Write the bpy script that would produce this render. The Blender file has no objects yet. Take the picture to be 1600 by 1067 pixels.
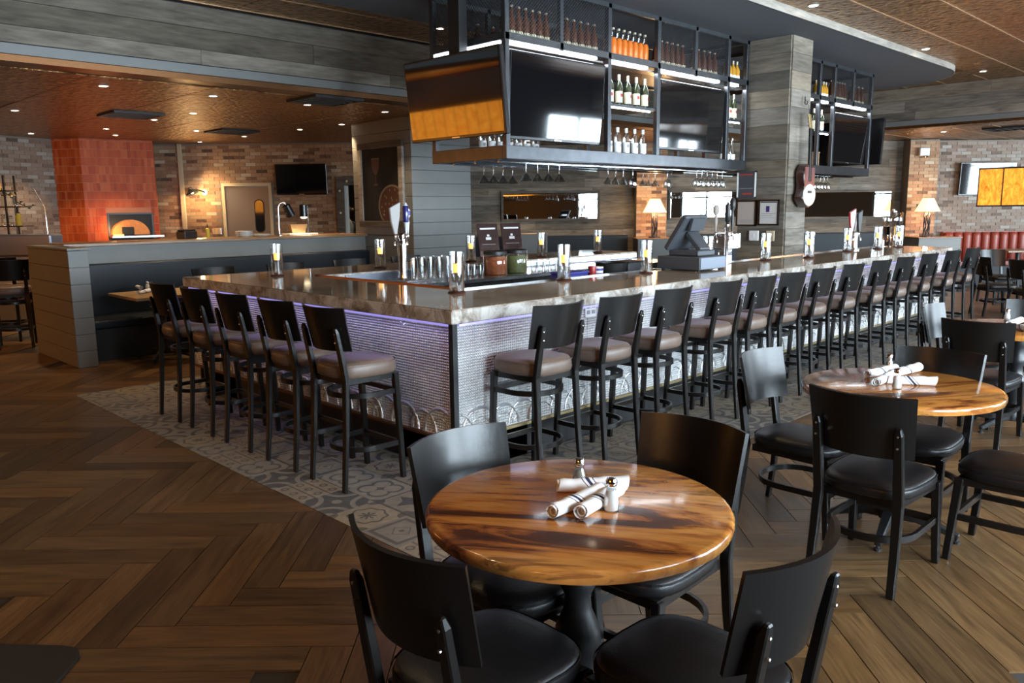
import bpy, bmesh, math, random
from mathutils import Vector, Matrix
random.seed(7)
SC = bpy.context.scene
COL = SC.collection
C45 = math.sqrt(0.5)
PI = math.pi

# ------------------------------------------------------------------ camera
cam_d = bpy.data.cameras.new('camera')
cam_d.sensor_width = 36.0
cam_d.lens = 1256.45 / 1600 * 36.0
cam_d.clip_start = 0.05
cam_o = bpy.data.objects.new('camera', cam_d)
COL.objects.link(cam_o)
def _n(v):
    return Vector(v).normalized()
_f = 1256.45
_X = _n(((2083 - 800) / _f, (311 - 533.5) / _f, 1))      # bar's long side, in camera axes (right, down, forward)
_Y = _n(((-464 - 800) / _f, (340 - 533.5) / _f, 1))      # bar's short side
_Z = -_Y.cross(_X).normalized()
_Y = _Z.cross(_X) if _Z.cross(_X).dot(_Y) > 0 else -_Z.cross(_X)
if _Z.y > 0:
    _Z = -_Z
rgt = Vector((_X.x, _Y.x, _Z.x)); dwn = Vector((_X.y, _Y.y, _Z.y)); fwd = Vector((_X.z, _Y.z, _Z.z))
CAM = Vector((0, 0, 1.65))
mw = Matrix((( rgt.x, -dwn.x, -fwd.x, CAM.x), (rgt.y, -dwn.y, -fwd.y, CAM.y), (rgt.z, -dwn.z, -fwd.z, CAM.z), (0, 0, 0, 1)))
cam_o.matrix_world = mw
SC.camera = cam_o

# ------------------------------------------------------------------ view, world
SC.view_settings.view_transform = 'Standard'
SC.view_settings.look = 'None'
SC.view_settings.gamma = 1.0
SC.view_settings.use_curve_mapping = False
SC.view_settings.exposure = 0.0
world = bpy.data.worlds.new('world'); SC.world = world
world.use_nodes = True
_wn = world.node_tree
_bg = _wn.nodes['Background']
_sky = _wn.nodes.new('ShaderNodeTexSky')
_sky.sky_type = 'HOSEK_WILKIE'
_sky.sun_direction = (0.3, -0.6, 0.74)
_wn.links.new(_sky.outputs[0], _bg.inputs[0])
_bg.inputs[1].default_value = 0.6

def UV(u, v):
    """building grid (u right, v away from the viewer) to bar grid"""
    return ((u + v) * C45, (v - u) * C45)

def area_light(name, loc, rot, sx, sy, energy, color, shape='RECTANGLE', spread=PI):
    l = bpy.data.lights.new(name, 'AREA'); l.shape = shape; l.size = sx; l.size_y = sy
    l.energy = energy; l.color = color; l.spread = spread
    o = bpy.data.objects.new(name, l); COL.objects.link(o)
    o.location = loc; o.rotation_euler = rot
    return o

# daylight at the windows of the street wall, parallel to the bar's long side
YW = -2.6
WINS = [(1.2, 3.4), (3.8, 6.0), (6.4, 8.6), (9.0, 10.5), (13.6, 15.8), (16.2, 18.4), (18.8, 19.8)]
Z_SILL, Z_HEAD = 0.50, 2.80
DAY = (0.74, 0.88, 1.0)
for a, b in WINS:
    area_light('window_daylight', ((a + b) / 2, YW - 0.12, (Z_SILL + Z_HEAD) / 2), (PI / 2, 0, 0), b - a, Z_HEAD - Z_SILL, 310 * (b - a), DAY)

# ------------------------------------------------------------------ mesh helpers
class MB:
    def __init__(s):
        s.v = []; s.f = []; s.rnd = []
    def add(s, vs, fs, r=None):
        b = len(s.v)
        s.v += [tuple(p) for p in vs]
        s.f += [tuple(i + b for i in f) for f in fs]
        s.rnd += [r] * len(fs)
        return s
    def box(s, x0, x1, y0, y1, z0, z1, r=None):
        vs = [(x, y, z) for z in (z0, z1) for y in (y0, y1) for x in (x0, x1)]
        fs = [(0, 2, 3, 1), (4, 5, 7, 6), (0, 1, 5, 4), (2, 6, 7, 3), (0, 4, 6, 2), (1, 3, 7, 5)]
        return s.add(vs, fs, r)
    def cbox(s, c, sx, sy, sz, r=None):
        return s.box(c[0] - sx / 2, c[0] + sx / 2, c[1] - sy / 2, c[1] + sy / 2, c[2] - sz / 2, c[2] + sz / 2, r)
    def bar(s, p, q, w, h, up=(0, 0, 1), r=None, w2=None, h2=None):
        p = Vector(p); q = Vector(q); d = (q - p).normalized(); up = Vector(up)
        if abs(d.dot(up)) > 0.99:
            up = Vector((0, 1, 0))
        a = d.cross(up).normalized(); b = a.cross(d)
        w2 = w if w2 is None else w2; h2 = h if h2 is None else h2
        vs = [p + a * (sx * w / 2) + b * (sy * h / 2) for sx, sy in ((-1, -1), (1, -1), (1, 1), (-1, 1))]
        vs += [q + a * (sx * w2 / 2) + b * (sy * h2 / 2) for sx, sy in ((-1, -1), (1, -1), (1, 1), (-1, 1))]
        return s.add(vs, [(3, 2, 1, 0), (4, 5, 6, 7), (0, 1, 5, 4), (1, 2, 6, 5), (2, 3, 7, 6), (3, 0, 4, 7)], r)
    def sweep(s, pts, w, h, up=(0, 0, 1), closed=False, ws=None):
        """rectangular section along a path"""
        n = len(pts); pts = [Vector(p) for p in pts]; up = Vector(up); vs = []
        for i, p in enumerate(pts):
            a = pts[(i - 1) % n] if (closed or i > 0) else p
            b = pts[(i + 1) % n] if (closed or i < n - 1) else p
            d = (b - a).normalized(); sd = d.cross(up).normalized(); u2 = sd.cross(d)
            k = ws[i] if ws else 1.0
            for sx, sy in ((-1, -1), (1, -1), (1, 1), (-1, 1)):
                vs.append(p + sd * (sx * w * k / 2) + u2 * (sy * h * k / 2))
        fs = []
        for i in range(n if closed else n - 1):
            j = (i + 1) % n
            for k in range(4):
                fs.append((i * 4 + k, i * 4 + (k + 1) % 4, j * 4 + (k + 1) % 4, j * 4 + k))
        if not closed:
            fs += [(3, 2, 1, 0), tuple((n - 1) * 4 + k for k in range(4))]
        return s.add(vs, fs)
    def tube(s, pts, r, seg=8, closed=False, cap=True):
        n = len(pts); pts = [Vector(p) for p in pts]; vs = []
        rs = r if isinstance(r, (list, tuple)) else [r] * n
        prev = None
        for i, p in enumerate(pts):
            a = pts[(i - 1) % n] if (closed or i > 0) else p
            b = pts[(i + 1) % n] if (closed or i < n - 1) else p
            d = (b - a).normalized()
            up = prev if prev is not None else (Vector((0, 0, 1)) if abs(d.z) < 0.9 else Vector((1, 0, 0)))
            sd = d.cross(up).normalized(); u2 = sd.cross(d); prev = u2
            for k in range(seg):
                t = 2 * PI * k / seg
                vs.append(p + sd * (math.cos(t) * rs[i]) + u2 * (math.sin(t) * rs[i]))
        fs = []
        for i in range(n if closed else n - 1):
            j = (i + 1) % n
            for k in range(seg):
                fs.append((i * seg + k, i * seg + (k + 1) % seg, j * seg + (k + 1) % seg, j * seg + k))
        if not closed and cap:
            fs += [tuple(range(seg))[::-1], tuple((n - 1) * seg + k for k in range(seg))]
        return s.add(vs, fs)
    def lathe(s, prof, c=(0, 0, 0), seg=20, axis=None):
        """prof: (radius, height) list; axis: 3x3 columns for a tilted lathe"""
        vs = []; n = len(prof); c = Vector(c)
        for r, z in prof:
            for k in range(seg):
                t = 2 * PI * k / seg
                p = Vector((r * math.cos(t), r * math.sin(t), z))
                vs.append(c + (axis @ p if axis is not None else p))
        fs = []
        for i in range(n - 1):
            for k in range(seg):
                fs.append((i * seg + k, i * seg + (k + 1) % seg, (i + 1) * seg + (k + 1) % seg, (i + 1) * seg + k))
        if prof[0][0] > 1e-5:
            fs.append(tuple(range(seg))[::-1])
        if prof[-1][0] > 1e-5:
            fs.append(tuple((n - 1) * seg + k for k in range(seg)))
        return s.add(vs, fs)
    def prism(s, poly, z0, z1, r=None):
        n = len(poly)
        vs = [(p[0], p[1], z0) for p in poly] + [(p[0], p[1], z1) for p in poly]
        fs = [tuple(range(n))[::-1], tuple(range(n, 2 * n))] + [(i, (i + 1) % n, n + (i + 1) % n, n + i) for i in range(n)]
        return s.add(vs, fs, r)
    def loft(s, rings, cap=True):
        n = len(rings[0]); vs = [p for R in rings for p in R]; fs = []
        for i in range(len(rings) - 1):
            for k in range(n):
                fs.append((i * n + k, i * n + (k + 1) % n, (i + 1) * n + (k + 1) % n, (i + 1) * n + k))
        if cap:
            fs += [tuple(range(n))[::-1], tuple((len(rings) - 1) * n + k for k in range(n))]
        return s.add(vs, fs)
    def sheet(s, fn, nu, nv, thick):
        """curved plate: fn(a, b) -> (point, normal), a and b in 0..1"""
        vs = []
        for sgn in (0.5, -0.5):
            for j in range(nv + 1):
                for i in range(nu + 1):
                    p, nn = fn(i / nu, j / nv)
                    vs.append(Vector(p) + Vector(nn) * (sgn * thick))
        W = nu + 1; N = W * (nv + 1); fs = []
        for j in range(nv):
            for i in range(nu):
                a = j * W + i
                fs.append((a, a + 1, a + W + 1, a + W)); fs.append((N + a + W, N + a + W + 1, N + a + 1, N + a))
        for i in range(nu):
            fs.append((i + 1, i, N + i, N + i + 1)); b = nv * W + i; fs.append((b, b + 1, N + b + 1, N + b))
        for j in range(nv):
            a = j * W; fs.append((a, a + W, N + a + W, N + a)); b = a + nu; fs.append((b + W, b, N + b, N + b + W))
        return s.add(vs, fs)
    def mesh(s, name, bevel=0, smooth=None, seg=1):
        me = bpy.data.meshes.new(name); me.from_pydata(s.v, [], s.f)
        if any(r is not None for r in s.rnd):
            at = me.color_attributes.new('rnd', 'FLOAT_COLOR', 'CORNER')
            k = 0
            for f, r in zip(s.f, s.rnd):
                r = r if r is not None else (0.5, 0.5, 0.5)
                for _ in f:
                    at.data[k].color = (r[0], r[1], r[2], 1); k += 1
        bm = bmesh.new(); bm.from_mesh(me)
        bmesh.ops.recalc_face_normals(bm, faces=bm.faces)
        if bevel:
            es = [e for e in bm.edges if len(e.link_faces) == 2 and e.calc_face_angle(0) > 0.6]
            bmesh.ops.bevel(bm, geom=es, offset=bevel, segments=seg, affect='EDGES', profile=0.6, clamp_overlap=True)
        if smooth is not None:
            for f in bm.faces:
                f.smooth = True
            for e in bm.edges:
                if len(e.link_faces) == 2 and e.calc_face_angle(0) > math.radians(smooth):
                    e.smooth = False
        bm.to_mesh(me); bm.free()
        return me
    def build(s, name, mat, parent=None, bevel=0, smooth=None, seg=1, loc=None, rot=None, kind=None, label=None):
        me = s.mesh(name, bevel, smooth, seg)
        if mat is not None:
            me.materials.append(mat)
        return put(name, me, parent, loc, rot, kind, label)

def put(name, me, parent=None, loc=None, rot=None, kind=None, label=None):
    o = bpy.data.objects.new(name, me); COL.objects.link(o)
    if parent is not None:
        o.parent = parent
    if loc is not None:
        o.location = loc
    if rot is not None:
        o.rotation_euler = rot
    if kind:
        o['kind'] = kind
    if label:
        o['label'] = label
    return o

def tag(o, label, cat, group=None):
    o['label'] = label; o['category'] = cat
    if group:
        o['group'] = group
    return o

def thing(name, label, cat, loc=(0, 0, 0), rz=0.0, group=None):
    o = bpy.data.objects.new(name, None); COL.objects.link(o)
    o.empty_display_size = 0.1
    o.location = loc; o.rotation_euler = (0, 0, rz)
    return tag(o, label, cat, group)

def dup(root, loc, rz, label, group=None, keep=True):
    def cp(o, par):
        c = o.copy(); COL.objects.link(c); c.parent = par
        for ch in list(o.children):
            cp(ch, c)
        return c
    kids = list(root.children)
    r = root.copy(); COL.objects.link(r)
    r.location = loc; r.rotation_euler = (0, 0, rz); r['label'] = label
    if group:
        r['group'] = group
    for k in kids:
        cp(k, r)
    return r

class Proto:
    """first use hands out the original, later uses hand out copies"""
    def __init__(s, root):
        s.root = root; s.used = False
    def place(s, loc, rz, label, group=None):
        if not s.used:
            s.used = True; o = s.root
            o.location = loc; o.rotation_euler = (0, 0, rz); o['label'] = label
            if group:
                o['group'] = group
            return o
        return dup(s.root, loc, rz, label, group)

ORD = ['first', 'second', 'third', 'fourth', 'fifth', 'sixth', 'seventh', 'eighth', 'ninth', 'tenth', 'eleventh', 'twelfth', 'thirteenth', 'fourteenth', 'fifteenth', 'sixteenth']

# ------------------------------------------------------------------ materials
MAT = {}
def mat(name):
    m = bpy.data.materials.new(name); m.use_nodes = True
    MAT[name] = m
    nt = m.node_tree; b = nt.nodes['Principled BSDF']
    return m, nt, b
def N(nt, t, **kw):
    n = nt.nodes.new('ShaderNode' + t)
    for k, v in kw.items():
        if k.startswith('_'):
            setattr(n, k[1:], v)
        else:
            key = int(k[1:]) if k[0] == 'i' and k[1:].isdigit() else k
            n.inputs[key].default_value = v
    return n
def L(nt, a, b):
    nt.links.new(a, b)
def plain(name, col, rough=0.5, metal=0.0, spec=0.5, coat=0.0, emit=None, estr=0.0, trans=0.0, alpha=1.0, noise=0.0, nscale=8.0, bump=0.0, bscale=60.0):
    m, nt, b = mat(name)
    b.inputs['Base Color'].default_value = (*col, 1); b.inputs['Roughness'].default_value = rough
    b.inputs['Metallic'].default_value = metal; b.inputs['Specular IOR Level'].default_value = spec
    b.inputs['Coat Weight'].default_value = coat
    if trans:
        b.inputs['Transmission Weight'].default_value = trans
    if emit:
        b.inputs['Emission Color'].default_value = (*emit, 1); b.inputs['Emission Strength'].default_value = estr
    if noise:
        tc = N(nt, 'TexCoord'); no = N(nt, 'TexNoise', Scale=nscale, Detail=5.0)
        L(nt, tc.outputs['Object'], no.inputs['Vector'])
        mx = N(nt, 'MixRGB', i1=(*[c * (1 - noise) for c in col], 1), i2=(*[min(1, c * (1 + noise)) for c in col], 1))
        L(nt, no.outputs['Fac'], mx.inputs[0]); L(nt, mx.outputs[0], b.inputs['Base Color'])
    if bump:
        tc = N(nt, 'TexCoord'); no = N(nt, 'TexNoise', Scale=bscale, Detail=4.0)
        L(nt, tc.outputs['Object'], no.inputs['Vector'])
        bp = N(nt, 'Bump', Strength=bump, Distance=0.01)
        L(nt, no.outputs['Fac'], bp.inputs['Height']); L(nt, bp.outputs[0], b.inputs['Normal'])
    return m

def wood(name, dark, light, rough=0.45, gscale=(1.5, 14, 14), attr=False, var=0.5, knots=0.0, coat=0.0, bump=0.15, tint=None, axis='x'):
    """grain along local x; every plank (object or 'rnd' face colour) has its own tone"""
    m, nt, b = mat(name)
    tc = N(nt, 'TexCoord')
    src = N(nt, 'UVMap').outputs[0] if attr == 'uv' else tc.outputs['Object']
    if attr:
        at = N(nt, 'Attribute', _attribute_name='rnd'); sp = N(nt, 'SeparateColor'); L(nt, at.outputs['Color'], sp.inputs[0])
        r1, r2 = sp.outputs[0], sp.outputs[1]
    else:
        oi = N(nt, 'ObjectInfo'); r1 = oi.outputs['Random']
        mm = N(nt, 'Math', _operation='MULTIPLY', i1=17.31); L(nt, r1, mm.inputs[0])
        fr = N(nt, 'Math', _operation='FRACT'); L(nt, mm.outputs[0], fr.inputs[0]); r2 = fr.outputs[0]
    off = N(nt, 'VectorMath', _operation='SCALE', i0=(37.0, 91.0, 53.0)); L(nt, r1, off.inputs['Scale'])
    ad = N(nt, 'VectorMath', _operation='ADD'); L(nt, src, ad.inputs[0]); L(nt, off.outputs[0], ad.inputs[1])
    mp = N(nt, 'Mapping', Scale=gscale); L(nt, ad.outputs[0], mp.inputs['Vector'])
    n1 = N(nt, 'TexNoise', Scale=2.2, Detail=7.0, Roughness=0.62, Distortion=0.5); L(nt, mp.outputs[0], n1.inputs['Vector'])
    mp2 = N(nt, 'Mapping', Scale=(gscale[0] * 3, gscale[1] * 5, gscale[2] * 5)); L(nt, ad.outputs[0], mp2.inputs['Vector'])
    n2 = N(nt, 'TexNoise', Scale=2.0, Detail=3.0); L(nt, mp2.outputs[0], n2.inputs['Vector'])
    av = N(nt, 'Math', _operation='MULTIPLY_ADD', i1=0.35); L(nt, n2.outputs['Fac'], av.inputs[0])
    sb = N(nt, 'Math', _operation='MULTIPLY', i1=0.65); L(nt, n1.outputs['Fac'], sb.inputs[0]); L(nt, sb.outputs[0], av.inputs[2])
    rp = N(nt, 'ValToRGB'); L(nt, av.outputs[0], rp.inputs[0])
    e = rp.color_ramp.elements
    e[0].position = 0.30; e[0].color = (*dark, 1); e[1].position = 0.68; e[1].color = (*light, 1)
    out = rp.outputs[0]
    if knots:
        vo = N(nt, 'TexVoronoi', Scale=1.0); mp3 = N(nt, 'Mapping', Scale=(1.1, 5.5, 5.5)); L(nt, ad.outputs[0], mp3.inputs['Vector']); L(nt, mp3.outputs[0], vo.inputs['Vector'])
        kr = N(nt, 'ValToRGB'); L(nt, vo.outputs['Distance'], kr.inputs[0])
        kr.color_ramp.elements[0].position = 0.02; kr.color_ramp.elements[0].color = (knots, knots, knots, 1)
        kr.color_ramp.elements[1].position = 0.16; kr.color_ramp.elements[1].color = (0, 0, 0, 1)
        mk = N(nt, 'MixRGB', i2=(dark[0] * 0.35, dark[1] * 0.3, dark[2] * 0.25, 1)); L(nt, kr.outputs[0], mk.inputs[0]); L(nt, out, mk.inputs[1]); out = mk.outputs[0]
    if tint:
        mt = N(nt, 'MixRGB', _blend_type='MULTIPLY', i2=(*tint, 1)); L(nt, r2, mt.inputs[0]); L(nt, out, mt.inputs[1]); out = mt.outputs[0]
    hv = N(nt, 'HueSaturation')
    vv = N(nt, 'MapRange', i3=1 - var, i4=1 + var * 0.8); L(nt, r1, vv.inputs[0]); L(nt, vv.outputs[0], hv.inputs['Value'])
    L(nt, out, hv.inputs['Color']); L(nt, hv.outputs[0], b.inputs['Base Color'])
    b.inputs['Roughness'].default_value = rough; b.inputs['Coat Weight'].default_value = coat; b.inputs['Coat Roughness'].default_value = 0.12
    if bump:
        bp = N(nt, 'Bump', Strength=bump, Distance=0.004); L(nt, n2.outputs['Fac'], bp.inputs['Height']); L(nt, bp.outputs[0], b.inputs['Normal'])
    return m

def rndramp(name, stops, rough=0.8, bump=0.4, bscale=40, noise=0.25, spec=0.3, coat=0):
    """colour picked per piece from the 'rnd' face colours"""
    m, nt, b = mat(name)
    at = N(nt, 'Attribute', _attribute_name='rnd'); sp = N(nt, 'SeparateColor'); L(nt, at.outputs['Color'], sp.inputs[0])
    tc = N(nt, 'TexCoord'); no = N(nt, 'TexNoise', Scale=bscale, Detail=5.0); L(nt, tc.outputs['Object'], no.inputs['Vector'])
    ma = N(nt, 'MapRange', i3=-noise, i4=noise); L(nt, no.outputs['Fac'], ma.inputs[0])
    ad = N(nt, 'Math', _operation='ADD'); L(nt, sp.outputs[0], ad.inputs[0]); L(nt, ma.outputs[0], ad.inputs[1])
    rp = N(nt, 'ValToRGB'); L(nt, ad.outputs[0], rp.inputs[0])
    els = rp.color_ramp.elements
    while len(els) < len(stops):
        els.new(0.5)
    for i, c in enumerate(stops):
        els[i].position = i / (len(stops) - 1); els[i].color = (*c, 1)
    L(nt, rp.outputs[0], b.inputs['Base Color'])
    b.inputs['Roughness'].default_value = rough; b.inputs['Specular IOR Level'].default_value = spec; b.inputs['Coat Weight'].default_value = coat
    if bump:
        bp = N(nt, 'Bump', Strength=bump, Distance=0.006); L(nt, no.outputs['Fac'], bp.inputs['Height']); L(nt, bp.outputs[0], b.inputs['Normal'])
    return m

def thin_glass(name, col=(1, 1, 1), refl=1.5, body=0.0):
    """clear thin glass: see-through with a fresnel sheen"""
    m, nt, b = mat(name)
    nt.nodes.remove(b)
    out = nt.nodes['Material Output']
    tr = N(nt, 'BsdfTransparent', Color=(*col, 1)); gl = N(nt, 'BsdfGlossy', Roughness=0.03)
    fr = N(nt, 'LayerWeight', Blend=0.35); mx = N(nt, 'MixShader')
    ml = N(nt, 'Math', _operation='MULTIPLY_ADD', i1=0.55, i2=0.05 + body); ml.use_clamp = True
    L(nt, fr.outputs['Facing'], ml.inputs[0]); L(nt, ml.outputs[0], mx.inputs[0]); L(nt, tr.outputs[0], mx.inputs[1]); L(nt, gl.outputs[0], mx.inputs[2])
    L(nt, mx.outputs[0], out.inputs[0])
    return m

def emitter(name, col, strength):
    m, nt, b = mat(name)
    b.inputs['Base Color'].default_value = (*col, 1)
    b.inputs['Emission Color'].default_value = (*col, 1); b.inputs['Emission Strength'].default_value = strength
    return m

plain('black_wood', (0.006, 0.005, 0.0045), 0.3, spec=0.4, bump=0.06, bscale=30)
plain('black_vinyl', (0.008, 0.0075, 0.008), 0.36, spec=0.4, bump=0.12, bscale=220)
plain('brown_vinyl', (0.13, 0.088, 0.066), 0.42, noise=0.25, nscale=14, bump=0.1, bscale=200)
plain('bolt_steel', (0.5, 0.48, 0.45), 0.3, metal=1)
plain('black_metal', (0.012, 0.012, 0.013), 0.42)
plain('cage_steel', (0.095, 0.10, 0.11), 0.28, metal=0.75, noise=0.3, nscale=10)
plain('stainless', (0.55, 0.56, 0.58), 0.22, metal=1)
plain('brushed_door', (0.19, 0.205, 0.25), 0.3, metal=0.6, bump=0.05, bscale=120)
plain('chrome', (0.75, 0.75, 0.77), 0.08, metal=1)
plain('grey_paint', (0.165, 0.17, 0.165), 0.5, noise=0.08, nscale=5)
plain('dark_grey_paint', (0.055, 0.06, 0.065), 0.6)
plain('soffit_paint', (0.055, 0.058, 0.066), 0.75)
plain('black_paint', (0.01, 0.01, 0.011), 0.6)
plain('navy_vinyl', (0.008, 0.012, 0.019), 0.4, spec=0.3, bump=0.08, bscale=120)
plain('red_vinyl', (0.27, 0.045, 0.026), 0.4, noise=0.2, nscale=6)
plain('tv_plastic', (0.006, 0.006, 0.007), 0.25)
plain('tv_screen', (0.004, 0.004, 0.005), 0.05, spec=1.0, coat=0.5)
plain('mirror_glass', (0.82, 0.83, 0.82), 0.01, metal=1)
plain('white_paint', (0.62, 0.60, 0.56), 0.6)
plain('cream_paint', (0.5, 0.42, 0.28), 0.55)
plain('white_plastic', (0.7, 0.7, 0.7), 0.4)
plain('porcelain', (0.75, 0.72, 0.66), 0.2)
plain('napkin_skin', (0.8, 0.8, 0.8), 0.9)
plain('salt', (0.8, 0.8, 0.78), 0.9)
plain('pepper', (0.22, 0.2, 0.17), 0.9)
plain('wax', (0.8, 0.55, 0.25), 0.6)
plain('oxblood', (0.06, 0.018, 0.012), 0.35)
plain('brown_bottle', (0.12, 0.035, 0.012), 0.12, coat=0.5)
plain('green_bottle', (0.02, 0.028, 0.012), 0.1, coat=0.5)
plain('amber_liquid', (0.55, 0.27, 0.03), 0.12, coat=0.4)
plain('orange_liquid', (0.95, 0.23, 0.015), 0.2, coat=0.4)
plain('cream_label', (0.72, 0.66, 0.48), 0.7)
plain('white_label', (0.75, 0.76, 0.75), 0.7)
plain('red_ink', (0.35, 0.04, 0.03), 0.7)
plain('grey_ink', (0.25, 0.25, 0.27), 0.7)
plain('white_ink', (0.72, 0.72, 0.72), 0.7)
plain('foil', (0.55, 0.5, 0.4), 0.3, metal=0.6)
plain('blue_plastic', (0.045, 0.05, 0.26), 0.4)
plain('navy_handle', (0.02, 0.02, 0.13), 0.25, coat=0.4)
plain('red_handle', (0.30, 0.02, 0.02), 0.25, coat=0.4)
plain('white_handle', (0.62, 0.62, 0.62), 0.3, coat=0.4)
plain('dried_chilli', (0.32, 0.09, 0.03), 0.8, noise=0.7, nscale=30)
plain('green_olives', (0.12, 0.15, 0.05), 0.6, noise=0.6, nscale=35)
plain('register_grey', (0.05, 0.055, 0.065), 0.45)
plain('register_light', (0.16, 0.19, 0.24), 0.4)
plain('paper', (0.5, 0.49, 0.47), 0.8)
plain('paper_warm', (0.42, 0.36, 0.32), 0.7)
plain('copper_trim', (0.17, 0.075, 0.03), 0.35, metal=0.8)
plain('seam_copper', (0.42, 0.27, 0.16), 0.4, metal=0.7)
plain('gold_trim', (0.42, 0.32, 0.16), 0.35, metal=0.7)
plain('grout', (0.028, 0.023, 0.018), 0.9)
plain('pale_metal', (0.62, 0.68, 0.66), 0.25, metal=0.4)
plain('mortar', (0.22, 0.185, 0.15), 0.95)
plain('red_grout', (0.52, 0.20, 0.12), 0.8)
plain('skin', (0.45, 0.23, 0.15), 0.5)
plain('hair', (0.02, 0.012, 0.008), 0.6)
plain('tshirt', (0.13, 0.16, 0.20), 0.9)
plain('dark_trousers', (0.02, 0.02, 0.025), 0.9)
plain('chalkboard', (0.006, 0.006, 0.006), 0.8)
plain('chalk_pink', (0.10, 0.05, 0.045), 0.9)
plain('chalk_red', (0.075, 0.024, 0.010), 0.9)
plain('chalk_cream', (0.20, 0.15, 0.085), 0.9)
plain('guitar_body', (0.035, 0.012, 0.01), 0.25, coat=0.5)
plain('guitar_maroon', (0.13, 0.035, 0.035), 0.3, coat=0.4)
plain('yellow_label', (0.55, 0.38, 0.03), 0.6)
plain('leaf', (0.02, 0.05, 0.015), 0.7)
plain('lawn', (0.09, 0.2, 0.03), 0.9)
plain('plaster', (0.10, 0.085, 0.07), 0.8)
plain('firebrick', (0.55, 0.22, 0.08), 0.8, noise=0.3, nscale=20)
plain('rubber', (0.012, 0.011, 0.010), 0.75)
thin_glass('glass')
thin_glass('glass_body', (0.93, 0.95, 0.95), body=0.10)
thin_glass('pane', (0.97, 0.98, 0.98))
emitter('led_white', (0.82, 0.90, 1.0), 14)
emitter('led_violet', (0.42, 0.38, 1.0), 0.7)
emitter('downlight_glow', (1.0, 0.82, 0.6), 30)
emitter('flame', (1.0, 0.50, 0.12), 2.4)
emitter('oven_fire', (1.0, 0.45, 0.12), 3)
emitter('heat_bulb', (1.0, 0.8, 0.5), 6)
emitter('shade_glow', (1.0, 0.66, 0.28), 2.6)
wood('floor_wood', (0.038, 0.021, 0.0085), (0.168, 0.099, 0.044), 0.36, (1.0, 9, 9), var=0.42, tint=(1.0, 0.86, 0.7))
wood('floor_wood_stuff', (0.038, 0.021, 0.0085), (0.168, 0.099, 0.044), 0.36, (1.0, 9, 9), attr='uv', var=0.42, tint=(1.0, 0.86, 0.7))
wood('barn_wood', (0.06, 0.05, 0.04), (0.25, 0.225, 0.19), 0.8, (0.7, 3.6, 3.6), var=0.42, knots=0.8, tint=(0.86, 0.78, 0.66))
wood('pale_barn_wood', (0.14, 0.125, 0.105), (0.42, 0.39, 0.345), 0.8, (0.7, 3.6, 3.6), var=0.15, knots=0.6, tint=(1.0, 0.94, 0.86))
wood('dark_barn_wood', (0.045, 0.038, 0.032), (0.155, 0.135, 0.115), 0.8, (0.9, 7, 7), var=0.3, knots=0.7, tint=(0.95, 0.86, 0.76))
wood('cap_wood', (0.10, 0.05, 0.02), (0.30, 0.17, 0.08), 0.3, (1.0, 9, 9), var=0.1)
wood('crate_wood', (0.2, 0.11, 0.04), (0.5, 0.32, 0.15), 0.6, (1.0, 9, 9), var=0.2)
rndramp('brick_warm', [(0.10, 0.06, 0.042), (0.27, 0.145, 0.08), (0.36, 0.215, 0.125), (0.42, 0.285, 0.175), (0.5, 0.41, 0.30)], bscale=25)
rndramp('brick_grey', [(0.11, 0.08, 0.065), (0.22, 0.15, 0.115), (0.27, 0.20, 0.155), (0.30, 0.25, 0.21), (0.38, 0.35, 0.31)], bscale=25)
rndramp('red_tile', [(0.36, 0.05, 0.012), (0.45, 0.072, 0.016), (0.50, 0.09, 0.022), (0.56, 0.13, 0.045)], rough=0.45, bump=0.05, bscale=12, noise=0.1, spec=0.15)

def copper_tin():
    m, nt, b = mat('copper_tin')
    tc = N(nt, 'TexCoord'); oi = N(nt, 'ObjectInfo')
    no = N(nt, 'TexNoise', Scale=9.0, Detail=4.0); L(nt, tc.outputs['Object'], no.inputs['Vector'])
    rp = N(nt, 'ValToRGB'); L(nt, no.outputs['Fac'], rp.inputs[0])
    e = rp.color_ramp.elements; e[0].position = 0.3; e[0].color = (0.17, 0.085, 0.035, 1); e[1].position = 0.7; e[1].color = (0.50, 0.29, 0.125, 1)
    L(nt, rp.outputs[0], b.inputs['Base Color'])
    b.inputs['Metallic'].default_value = 0.85; b.inputs['Roughness'].default_value = 0.28
    vo = N(nt, 'TexVoronoi', Scale=17.0, _feature='SMOOTH_F1'); L(nt, tc.outputs['Object'], vo.inputs['Vector'])
    n2 = N(nt, 'TexNoise', Scale=30.0, Detail=3.0); L(nt, tc.outputs['Object'], n2.inputs['Vector'])
    ad = N(nt, 'Math', _operation='MULTIPLY_ADD', i1=0.5); L(nt, n2.outputs['Fac'], ad.inputs[0]); L(nt, vo.outputs['Distance'], ad.inputs[2])
    bp = N(nt, 'Bump', Strength=0.85, Distance=0.04); L(nt, ad.outputs[0], bp.inputs['Height']); L(nt, bp.outputs[0], b.inputs['Normal'])
copper_tin()

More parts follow.
